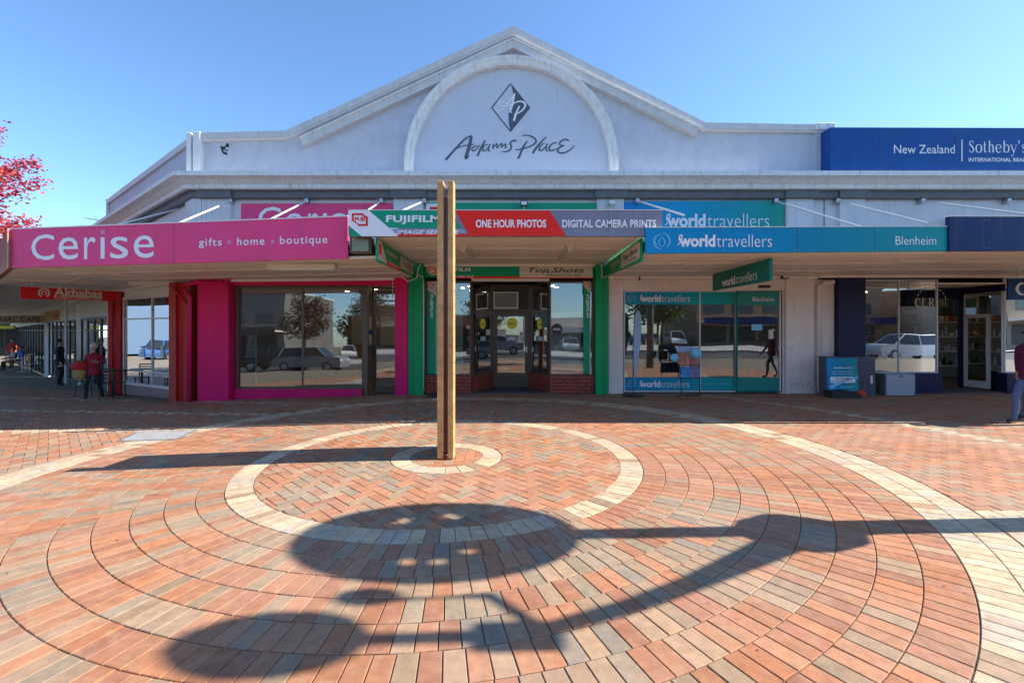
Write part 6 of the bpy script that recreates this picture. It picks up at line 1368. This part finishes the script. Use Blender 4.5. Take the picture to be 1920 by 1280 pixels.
# ---------------------------------------------------------------- across the road: buildings and cars mirrored in the windows
def far_building(label, x0, x1, y0, y1, h, m_, fascia=None, nwin=4, face=1):
    z = zg((x0+x1)/2, y1)-.5; t = thing('far_building', label, 'building', ((x0+x1)/2, (y0+y1)/2, z))
    bx('wall', m_, t, x0, x1, y0, y1, z, h, 0); bx('coping', M['cop'], t, x0-.1, x1+.1, y0-.1, y1+.1, h+.002, h+.2, 0)
    yf = y1 if face > 0 else y0; s = 1 if face > 0 else -1
    bx('canopy', M['soffit'], t, x0, x1, yf+.01*s, yf+2.2*s, 2.5, 2.65, 0)
    if fascia: bx('fascia', fascia, t, x0, x1, yf+2.21*s, yf+2.27*s, 2.35, 3.1, 0)
    for i in range(nwin):
        a = x0+.5+i*(x1-x0-1)/nwin; c = a+(x1-x0-1)/nwin-.4
        bx('window', M['black'], t, a, c, yf+.005*s, yf+.03*s, z+.9, 2.2, 0)
        if h > 5: bx('window', mat('dim pane', (.05, .06, .08), .15), t, a+.3, c-.3, yf+.005*s, yf+.03*s, 3.5, 4.8, 0)
far_building('grey two storey building across the road at the left', -46, -27, -46, -31, 7.5, mat('grey render', (.16, .155, .15)), M['roomdark'], 5)
far_building('dark single storey shop across the road with a brown fascia', -13, -5, -50, -38, 4.4, mat('brown brick', (.16, .09, .06), .8), dkw, 3)
far_building('low pale building across the car park', 2, 16, -60, -46, 4.2, M['cream'], M['pinkwhite'], 4)
far_building('two storey building with a dark blue fascia across the road at the right', 22, 44, -44, -31, 7.8, mat('tan brick', (.30, .20, .13), .8), M['navy_sign'], 6)
far_building('blue roofed building added out of view far left to cover sky mirrored in the corner glazing', -75, -50, -30, -4, 6.5, mat('blue grey cladding', (.07, .12, .18)), M['royal'], 6)  # unseen, added to replace bright sky reflected in the corner glazing
far_building('tan building added out of view across the road to cover sky mirrored in the navy shop glass', 47, 80, -40, -20, 6.5, mat('tan render', (.28, .22, .16)), M['pinkwhite'], 6)  # unseen, added to close the open horizon reflected in the navy shop
far_building('dark brick building across the road behind the car park', -27, -14, -62, -52, 5.5, mat('brown brick', (.16, .09, .06), .8), M['cream'], 4)
far_building('long brown building at the end of the left street', -80, -40, 52, 60, 6, mat('brown brick', (.16, .09, .06), .8), M['cream'], 7, -1)
far_building('slate blue building far down the left street', -75, -62, 14, 40, 5.5, mat('slate blue cladding', (.08, .13, .20), .8), M['royal'], 3)
tyre = M['rubber']; cg_ = mat('car glass', (.02, .025, .03), .08, 0); 
def car(label, x, y, rz, m_, suv=True, group='cars on the road and car park'):
    z = zg(x, y)-.13 if y > -16 else zg(x, y); t = thing('parked_car', label, 'car', (x, y, z), group); t.rotation_euler = (0, 0, rz)
    H = 1.62 if suv else 1.42
    def pt(b, n, mm, par=None, sm=False): o = b.build(n, mm, None, sm); o.parent = par or t; return o
    b = MB(); lo = [(-2.2, .32), (-2.25, .65), (-2.15, .92), (-.95, 1.0), (1.2, 1.0), (2.1, .9), (2.25, .6), (2.2, .32)][::-1]
    b.prism([(u, v) for u, v in lo], -.86, .86, 'y'); pt(b, 'body', m_)
    b = MB(); cab0 = [(-1.35, .99), (1.75, .99)]; cab1 = [(-.65, H), (1.45, H)]
    vs = [(-1.3, -.82, .995), (1.85, -.82, .995), (1.85, .82, .995), (-1.3, .82, .995), (-.55, -.62, H-.05), (1.55, -.62, H-.05), (1.55, .62, H-.05), (-.55, .62, H-.05)]
    b.add(vs, [(0, 1, 5, 4), (1, 2, 6, 5), (2, 3, 7, 6), (3, 0, 4, 7)]); pt(b, 'window', cg_)
    b = MB(); b.cbox(-.6, 1.6, -.64, .64, H-.06, H, .02); pt(b, 'roof', m_)
    for s in (-1, 1):
        for a, c in ((-1.3, -.55), (.25, .3), (1.85, 1.55)): b = MB(); b.tube([(a, s*.825, .99), (c, s*.63, H-.04)], .035, 6); pt(b, 'pillar', m_)
        b = MB(); b.cbox(-2.24, -2.1, s*.5, s*.82, .62, .76, .01) if s > 0 else b.cbox(-2.24, -2.1, -.82, -.5, .62, .76, .01); pt(b, 'headlight', M['pwhite'])
    for u in (-1.4, 1.4):
        for s in (-1, 1):
            b = MB(); b.tube([(u, s*.70, .33), (u, s*.89, .33)], .33, 18); w_ = pt(b, 'wheel', tyre); b = MB(); b.tube([(u, s*.88, .33), (u, s*.905, .33)], .2, 14); pt(b, 'rim', M['steel'], w_)
    return t
cp1 = mat('grey car paint', (.22, .24, .26), .25, 0, coat=.6); cp2 = mat('white car paint', (.7, .7, .7), .25, 0, coat=.6); cp3 = mat('dark car paint', (.03, .035, .05), .25, 0, coat=.6); cp4 = mat('blue car paint', (.04, .10, .25), .25, 0, coat=.6)
car('grey hatchback driving past on the near lane', -13.2, -6.6, 0+math.pi, cp1); car('silver grey car further along the near lane', -1.3, -12.4, math.pi, cp1, False)
car('white car waiting far across the car park', -20.5, -34, 1.2, cp2); car('white van-like car near the right kerb', 24.5, -4.9, 0, cp2); car('dark car parked beyond the road at the left', -16.6, -7.4-1.5, math.pi, cp3)
for i, (x, m_) in enumerate(((7, cp2), (10, cp3), (13.4, cp4), (16.4, cp1), (19.5, cp2), (4, cp3))):
    car(['white car parked in the far row behind the green tree', 'dark car parked in the far row', 'blue car parked in the far row', 'grey car parked in the far row', 'white car at the right end of the far row', 'dark car at the left end of the far row'][i], x, -33+.3*i, math.pi/2, m_, i % 2 == 0)
for i, (x, y) in enumerate(((-34, 27), (-31, 24.5))): car(['blue car parked in the left street', 'white car parked in the left street'][i], x-6, y-12, .67, [cp4, cp2][i])

# ---------------------------------------------------------------- street lamp out to the right, whose shadow lies on the bricks
lx_, ly_ = 6.0, 3.86
t = thing('street_lamp', 'tall grey street lamp standing out of frame on the right, casting the long shadow', 'street lamp', (lx_, ly_, 0))
lm_ = mat('grey lamp metal', (.12, .13, .14), .4, .1, 5)
b = MB(); b.tube([(lx_, ly_, 0), (lx_, ly_, 2.45), (lx_, ly_-.01, 2.65), (lx_, ly_-.05, 2.78), (lx_, ly_-.06, 2.95), (lx_, ly_-.05, 3.12), (lx_, ly_-.04, 3.30), (lx_, ly_-.05, 5.0)], [.15, .135, .15, .29, .36, .27, .10, .085], 14); b.build('pole', lm_, t, True)
b = MB(); b.tube([(lx_, ly_-.12, 2.95), (lx_, ly_-.42, 3.35), (lx_, 3.10, 3.82), (lx_, 2.86, 4.2), (lx_, 2.70, 4.53), (lx_, 2.63, 4.8), (lx_, 2.62, 5.5)], [.14, .11, .075, .065, .06, .055, .05], 10); b.build('arm', lm_, t, True)
b = MB(); b.cbox(lx_-.09, lx_+.09, 2.50, 2.74, 4.58, 4.86, .02); b.build('collar', lm_, t)
gc = Vector((lx_, 3.82, 5.20)); b = MB(); b.ball(gc, .69, .69, .69, 72)
wv = Vector((-math.sin(R(SUN_EL)), 0, math.cos(R(SUN_EL)))); holes = [(.36, -.03), (-.39, .11), (-.26, -.14), (-.40, -.02), (.30, .2)]  # globe pierced along the sun line, to cast light spots in its shadow
fk = []
for f in b.f:
    c = sum((b.v[i] for i in f), Vector())/len(f)-gc; u, a = c.y, c.dot(wv)
    if any(((u-h[0])/.055)**2+((a-h[1])/.045)**2 < 1 for h in holes): continue
    fk.append(f)
b.f = fk; b.m = [0]*len(fk); b.build('globe', lm_, t, True)
b = MB(); b.ball((lx_, 2.62, 5.73), .31, .27, .33, 18); b.build('lamp_head', lm_, t, True)
b = MB(); b.ball((lx_, 3.01, 5.43), .13, .10, .13, 12); b.tube([(lx_, 2.97, 5.35), (lx_, 3.0, 4.85), (lx_, 2.72, 4.65)], .035); b.build('sensor', lm_, t, True)
# seams and fixings of the sign boards
seam = mat('sign seam', (.05, .05, .06), .6)
def seams(fr, tname, xs, y0, y1, n=.012):
    for x in xs:
        b = MB(); u, v0 = fr.at(x, y1); _, v1 = fr.at(x, y0); b.add([fr.P(u-.003, v0, n), fr.P(u+.003, v0, n), fr.P(u+.003, v1, n), fr.P(u-.003, v1, n)], [(0, 1, 2, 3)]); b.build('panel_joint', seam, tname)
        for v in (v0+.04, v1-.04):
            for du in (-.03, .03):
                b = MB(); b.add([fr.P(u+du+.007*math.cos(a), v+.007*math.sin(a), n) for a in [i*1.047 for i in range(6)]], [tuple(range(6))]); b.build('rivet', M['steel'], tname)
sg = [o for o in C.objects if o.name.startswith('fascia_sign')]
def by(txt): return next(o for o in C.objects if txt in o.get('label', ''))
seams(frT, by('blue to teal travel shop fascia'), (1352, 1495, 1640), 426, 473, .008); seams(frN, by('plain dark navy fascia'), (1850,), 408, 469, .004)
seams(frR, by('royal blue realty'), (1650, 1790), 241, 320, .004); seams(frF, by('green, red and grey'), (1140,), 396, 442, .014)
# aerial beyond the roof at the left and vent pipes on the roof
t = thing('aerial', 'thin white television aerial above the far end of the left cornice', 'aerial', (CORN[0]+WD.x*9.6, CORN[1]+WD.y*9.6, 4.5)); ax, ay = CORN[0]+WD.x*9.6-.5, CORN[1]+WD.y*9.6
b = MB(); b.tube([(ax+.5, ay, 4.9), (ax+.45, ay, 5.75)], .02, 6); b.build('mast', M['steel'], t); b = MB(); b.tube([(ax-.35, ay, 5.95), (ax+1.0, ay, 5.72)], .018, 6); b.build('boom', M['pwhite'], t)
for i in range(5): b = MB(); b.tube([(ax-.3+i*.2, ay-.2, 5.94-i*.034), (ax-.3+i*.2, ay+.2, 5.94-i*.034)], .008, 5); b.build('element', M['pwhite'], t)
bpy.data.objects.remove(_co)
